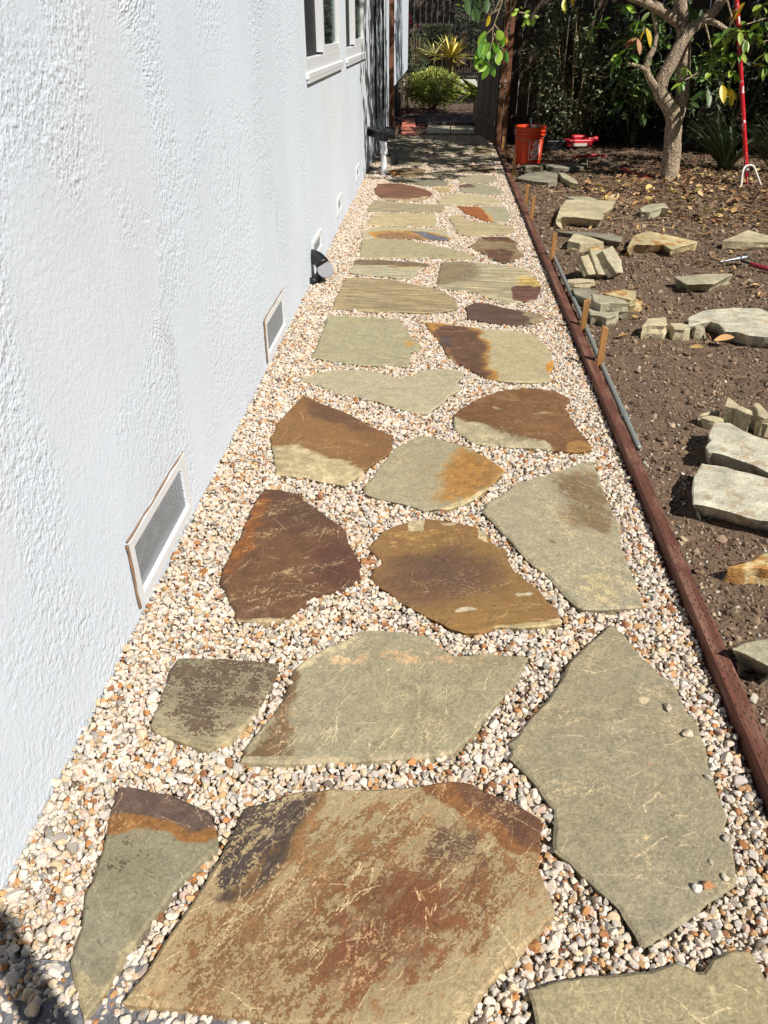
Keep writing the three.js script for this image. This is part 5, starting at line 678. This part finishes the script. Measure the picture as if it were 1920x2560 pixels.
function shrub(name, label, cat, cx, cz, rx, h, rz, n, len, cols, geo = LEAF_B, base = 0) {
  reseed(Math.round(cx * 131 + cz * 17)); const s = thing(name, label, cat, [cx, 0, cz]); const L = [];
  for (let i = 0; i < n; i++) { const d = sph(), r = Math.pow(rnd(), .4), w = .75 + .5 * vn(d.x * 2.2 + cx, d.y * 2.2 + d.z * 2 + cz + 20); const p = new THREE.Vector3(d.x * rx * r * w, base + h * .52 + d.y * h * .5 * r * w, d.z * rz * r * w); if (p.y < .03) continue; if (vn(p.x * 5 + 9, p.y * 5 + p.z * 4 + 40) < .33) continue; const v = sph(); v.y = v.y * .8 + .1; L.push([leafMatrix(p, v.addScaledVector(d, .5), R(-1, 1), len * R(.6, 1.3)), lin(pick(cols), .8).multiplyScalar(R(.6, 1.3))]); }
  inst('foliage', geo, foliageMat, L, s); const st = []; for (let i = 0; i < 9; i++) { const a = R(0, 6.3), q = R(.2, .8); st.push(tube([[Math.cos(a) * .05, -.05, Math.sin(a) * .05], [Math.cos(a) * rx * q * .5, h * .4 + base, Math.sin(a) * rz * q * .5], [Math.cos(a) * rx * q, h * .85 + base, Math.sin(a) * rz * q]], .014, .005, 8, 5)); } part(s, 'stem', merge(st), twigMat); return s;
}
{
  const c = Vp('X2', 480, 400, -11.35), dk = ['#3c4a30', '#2f3d27', '#4c5a3a', '#38482e'];
  shrub('shrub', 'tall dark fine leaved shrub in front of the fence, behind the bucket', 'shrub', c.x + .08, -11.75, .72, 1.85, .45, 12000, .055, ['#76855a', '#8a9870', '#5c6b48', '#9da683', '#8a7c58']);
  shrub('shrub', 'low dark shrub between the tree trunk and the tall shrub', 'shrub', 2.6, -11.75, .6, 1.45, .45, 3000, .10, dk, LEAF_A);
  shrub('shrub', 'dark shrub behind the red pole, half hidden by tree leaves', 'shrub', 3.55, -10.9, .75, 1.75, .6, 3200, .10, dk, LEAF_A); shrub('shrub', 'dark shrub at the right edge behind the strappy plant', 'shrub', 4.6, -10.6, .8, 1.8, .8, 3200, .10, dk, LEAF_A);
  const blades = (name, label, cat, x, z, n, len, wide, cols, spread, up, geo = BLADE, y = 0) => { reseed(Math.round(x * 77 - z * 31)); const s = thing(name, label, cat, [x, y, z]); for (let i = 0; i < n; i++) { const a = R(0, 6.283), d = new THREE.Vector3(Math.cos(a) * spread * R(.1, 1), up, Math.sin(a) * spread * R(.1, 1)), m = part(s, 'blade', geo, leafMat(cols[i % cols.length], .22, .45)); m.applyMatrix4(leafMatrix(new THREE.Vector3(Math.cos(a) * .05 * rnd(), 0, Math.sin(a) * .05 * rnd()), d, R(-.4, .4), len * R(.6, 1.1), wide)); } return s; };
  const sp = Gp('X2', 1450, 1085, 0); blades('strappy_plant', 'clump of dark strappy leaves behind the red pole', 'plant', sp.x - .12, sp.z, 150, .66, .42, ['#3f5130', '#34452a', '#55663a'], .6, 1.2); blades('strappy_plant', 'second clump of strappy leaves at the right picture edge', 'plant', sp.x + .42, sp.z + .05, 140, .64, .42, ['#3f5130', '#34452a', '#4a5b36'], .65, 1.2);
  // garden beyond the gate
  const hc = Vp('X4', 690, 1250, -17.4), ht = Vp('X4', 690, 990, -17.4).y; shrub('hedge', 'low rounded yellow green hedge beyond the gate', 'hedge', hc.x - .02, -17.4, .62, ht + .05, .65, 10000, .055, ['#bcc044', '#a4ae3e', '#d2d060', '#86953a', '#6e7d30']);
  const db = Vp('X4', 330, 1300, -17); shrub('shrub', 'dry greyish brown little shrub left of the low hedge', 'shrub', db.x - .04, -17.1, .17, .62, .25, 1100, .035, ['#8d8058', '#76704a', '#a0906a']);
  const z4 = -16.4, q = (x, y, dz = 0) => Vp('X4', x, y, z4 + dz), ab = q(1290, 1340), al = thing('aloe', 'green spiky succulent with thick arms right of the low hedge', 'succulent'), am = [leafMat('#7f8c2c', .05, .5), leafMat('#93a03a', .05, .5)];
  [[[1150, 1295], [790, 1225]], [[1180, 1220], [925, 1115]], [[1160, 1180], [1045, 1030]], [[1170, 1330], [1020, 1440]], [[1230, 1270], [1300, 1265]], [[1250, 1210], [1140, 1120]], [[1290, 1230], [1330, 1150]], [[1250, 1310], [1200, 1300]]].forEach(([m, e], i) => part(al, 'arm', tube([ab, ab.clone().lerp(q(...m, .1), .6), q(...m, .15), q((m[0] + e[0]) / 2, (m[1] + e[1]) / 2 - 4, .2), q(...e, .2)], .06, .012, 14, 8), am[i % 2]));
  part(al, 'stem', tube([[ab.x, -.05, ab.z], [ab.x, ab.y * .5, ab.z], ab], .07, .06, 4, 8), twigMat);
  const yz = -21, yc = Vp('X4', 920, 820, yz), YB = leafGeo(.085, .5, -.1, 5), yu = thing('yucca', 'yellow striped yucca rosette on a short shaggy trunk beyond the hedge', 'yucca', [yc.x, yc.y, yz]); reseed(444);
  const ym = ['#d9c65a', '#e3d37c', '#c0ad3e', '#9aa04a'].map((c) => leafMat(c, .15, .5));
  for (let i = 0; i < 95; i++) { const d = sph(); d.y = Math.abs(d.y) * 1.1 + .05 - (i % 5 === 0 ? .3 : 0); const m = part(yu, 'blade', YB, ym[i % 4]); m.applyMatrix4(leafMatrix(new THREE.Vector3(0, 0, 0), d, R(-.3, .3), R(.42, .62))); }
  part(yu, 'trunk', tube([[0, -yc.y - .05, 0], [.02, -yc.y * .5, 0], [0, .02, 0]], .11, .13, 10, 12, .5), std(lin('#8d7d5c', .7), .95));
  const y2 = Vp('X4', 690, 780, -21.5), yb = thing('yucca', 'paler smaller yucca rosette left of the shaggy trunked one', 'yucca', [y2.x, y2.y, -21.5]); for (let i = 0; i < 60; i++) { const d = sph(); d.y = Math.abs(d.y) * .7 - .1; d.x -= .35; const m = part(yb, 'blade', YB, leafMat(pick(['#d8d6a0', '#c3c288', '#a7aa70']), .15, .5)); m.applyMatrix4(leafMatrix(new THREE.Vector3(0, 0, 0), d, R(-.3, .3), R(.4, .6))); }
  part(yb, 'trunk', tube([[0, -y2.y - .05, 0], [.02, -y2.y * .5, 0], [0, .02, 0]], .09, .1, 8, 10, .5), std(lin('#6d5f48', .6), .95));
  const tc = Vp('X4', 730, 460, -25), tt = Vp('X4', 730, 335, -25).y, tb = Vp('X4', 730, 640, -25).y; { const s = thing('topiary', 'dark clipped block shaped hedge behind the yucca', 'hedge', [tc.x, 0, -25]); reseed(515); const L = []; for (let i = 0; i < 5200; i++) { const y = lerp(tb, tt, rnd()), k = lerp(.72, 1, (y - tb) / (tt - tb)), p = new THREE.Vector3(R(-.44, .44) * k, y, R(-.4, .4) * k); const sd = Math.floor(rnd() * 3); if (sd === 0) p.y = tt - R(0, .03); if (sd === 1) p.z = .4 * k; L.push([leafMatrix(p, sph(), R(-1, 1), R(.02, .05)), lin(pick(['#5c6634', '#4a5530', '#6d7040', '#3c4628']), .6)]); } inst('foliage', LEAF_B, foliageMat, L, s); part(s, 'trunk', tube([[0, -.05, 0], [0, tb * .5, 0], [0, tb + .2, 0]], .05, .04, 4, 8), twigMat); part(s, 'core', box(.6, tt - tb - .12, .5, 0, (tt + tb) / 2, 0), std(lin('#1c2014', .4), 1)); }
  const rc = Vp('X4', 440, 650, -23), rs = shrub('rose_bush', 'rose bush with red flowers at the end of the house', 'shrub', rc.x, -23, .32, Vp('X4', 440, 390, -23).y, .35, 2600, .06, ['#54653a', '#46572f', '#66774a']);
  [[335, 240], [350, 355], [470, 385], [360, 300]].forEach(([x, y]) => { const p = Vp('X4', x, y, -22.9), f = []; for (let i = 0; i < 7; i++) f.push(leafGeo(.9, .4, .3, 4).applyMatrix4(leafMatrix(new THREE.Vector3(), new THREE.Vector3(Math.cos(i * .9), .8, Math.sin(i * .9)), 0, .075))); const m = part(rs, 'flower', merge(f), std(lin('#b0122e', .8), .6, { side: THREE.DoubleSide })); m.position.set(p.x - rs.position.x, p.y, p.z + 23); });
  shrub('shrub', 'dark mass of leaves right of the yucca behind the open gate', 'shrub', 1.5, -19.6, .95, 2.3, .9, 5200, .11, ['#2c3a24', '#35452a', '#25321f'], LEAF_A); shrub('shrub', 'dark shrub far behind the topiary block, right side', 'shrub', 1.3, -27.5, 1.1, 3, .8, 3600, .13, ['#2c3a24', '#35452a'], LEAF_A);
}
// ---------------------------------------------------------------- the photographer, whose shadow falls on the gravel by the wall
{
  const smin = (a, b, k) => { const h = Math.max(0, Math.min(1, .5 + .5 * (b - a) / k)); return lerp(b, a, h) - k * h * (1 - h); };
  function body(bones, centre, half, res, k) {
    const mc = new MarchingCubes(res, new THREE.MeshBasicMaterial(), false, false, 400000), s = mc.size, p = new THREE.Vector3();
    for (let z = 0; z < s; z++) for (let y = 0; y < s; y++) for (let x = 0; x < s; x++) {
      p.set((x - s / 2) / (s / 2) * half + centre[0], (y - s / 2) / (s / 2) * half + centre[1], (z - s / 2) / (s / 2) * half + centre[2]); let d = 1e3;
      for (const [a, b, r0, r1, fl] of bones) { const ax = p.x - a[0], ay = p.y - a[1], az = p.z - a[2], bx = b[0] - a[0], by = b[1] - a[1], bz = b[2] - a[2], L = bx * bx + by * by + bz * bz || 1e-9, t = Math.max(0, Math.min(1, (ax * bx + ay * by + az * bz) / L)); const dx = (ax - bx * t) / (fl ?? 1), dy = ay - by * t, dz = az - bz * t; d = smin(d, Math.sqrt(dx * dx + dy * dy + dz * dz) - lerp(r0, r1, t), k); }
      mc.field[x + y * s + z * s * s] = -d;
    }
    mc.isolation = 0; mc.update(); const n = mc.count, g = new THREE.BufferGeometry(), P = new Float32Array(mc.positionArray.subarray(0, n * 3)), N = new Float32Array(mc.normalArray.subarray(0, n * 3));
    for (let i = 0; i < n * 3; i++) P[i] = P[i] * half + centre[i % 3]; g.setAttribute('position', new THREE.BufferAttribute(P, 3)); g.setAttribute('normal', new THREE.BufferAttribute(N, 3)); return g;
  }
  const C = (x, y, z) => new THREE.Vector3(x, y, z).applyQuaternion(camera.quaternion).add(EYE).toArray();   // held close behind the lens
  const z0 = .42, wl = C(-.075, -.13, .07), wr = [.11, 1.32, .045], el = [-.23, 1.13, .27], er = [.25, 1.06, .19], sl = [-.18, 1.40, z0 - .01], sr = [.2, 1.40, z0 - .01];
  const bones = [[[.01, 1.53, z0 - .07], [.01, 1.64, z0 - .08], .075, .088], [[.01, 1.40, z0], [.01, 1.53, z0 - .05], .06, .056], [[.01, .98, z0 + .02], [.01, 1.32, z0], .12, .125, 1.28], [sl, sr, .068, .068], [sl, el, .055, .043], [el, wl, .041, .027], [sr, er, .055, .043], [er, wr, .041, .027], [[-.09, .92, z0 + .02], [-.1, .5, z0 + .0], .092, .06], [[-.1, .5, z0], [-.11, .09, z0 + .03], .058, .04], [[.11, .92, z0 + .02], [.12, .5, z0], .092, .06], [[.12, .5, z0], [.13, .09, z0 + .03], .058, .04], [[-.11, .045, z0 + .05], [-.12, .03, z0 - .15], .045, .032], [[.13, .045, z0 + .05], [.14, .03, z0 - .15], .045, .032]];
  const hand = (w, s) => { const o = [[w, C(s > 0 ? .075 : -.045, -.09, .045), .026, .03]]; for (let i = 0; i < 4; i++) { const y = -.035 - i * .022, kx = s > 0 ? .068 : -.038; o.push([C(kx + s * .012, y - .03, .045), C(kx + s * .012, y, .028), .0095, .009], [C(kx + s * .012, y, .028), C(kx + s * .002, y + .005, .017), .009, .0075]); } o.push([C(s > 0 ? .07 : -.04, -.1, .05), C(s > 0 ? .03 : 0, -.07, .042), .011, .009]); return o; };
  const pr = thing('person', 'person in dark clothes standing on the pavement holding up a phone', 'person', [0, 0, 0]);
  const cloth = std(lin('#39424f', .6), .9), skin = std(lin('#c08f72', .7), .6), g = body(bones, [.01, .86, .3], .92, 128, .03), col = new Float32Array(g.attributes.position.count * 3), p = g.attributes.position;
  for (let i = 0; i < p.count; i++) { const x = p.getX(i), y = p.getY(i), z = p.getZ(i), c = y > 1.47 && z > .2 || z < .16 && y > 1.05 ? [.5, .3, .2] : y < .1 ? [.05, .05, .05] : y < .98 ? [.05, .06, .09] : [.09, .1, .13]; col.set(c, i * 3); }
  g.setAttribute('color', new THREE.BufferAttribute(col, 3)); part(pr, 'body', g, new THREE.MeshStandardMaterial({ vertexColors: true, roughness: .85 }));
  part(pr, 'hand', body(hand(wl, -1), C(-.05, -.08, .045), .14, 80, .006), skin); part(pr, 'hand', body(hand(wr, 1), C(.08, -.08, .045), .14, 80, .006), skin);
  part(pr, 'face', merge([new THREE.SphereGeometry(.012, 10, 8).translate(-.022, 1.605, z0 - .158), new THREE.SphereGeometry(.012, 10, 8).translate(.042, 1.605, z0 - .158), new THREE.ConeGeometry(.014, .045, 8).rotateX(-.35).translate(.01, 1.585, z0 - .166), box(.04, .008, .008, .01, 1.545, z0 - .145, .003), new THREE.SphereGeometry(.018, 8, 8).scale(.5, 1.4, 1).translate(-.078, 1.6, z0 - .07), new THREE.SphereGeometry(.018, 8, 8).scale(.5, 1.4, 1).translate(.098, 1.6, z0 - .07)]), skin);
  part(pr, 'hair', new THREE.SphereGeometry(.102, 24, 16, 0, 6.283, 0, 1.75).rotateX(.45).translate(.01, 1.64, z0 - .068), std(lin('#2a211c', .4), .8));
  const ph = thing('phone', 'dark slim phone held in both hands by the person', 'phone', EYE.toArray()); ph.quaternion.copy(camera.quaternion);
  part(ph, 'case', new RoundedBoxGeometry(.074, .152, .008, 3, .0038).translate(.018, -.056, .017), std(lin('#23262b', .4), .5)); part(ph, 'screen', new THREE.BoxGeometry(.068, .144, .001).translate(.018, -.056, .0216), std(lin('#15171a', .3), .1));
}
renderer.render(scene, camera);
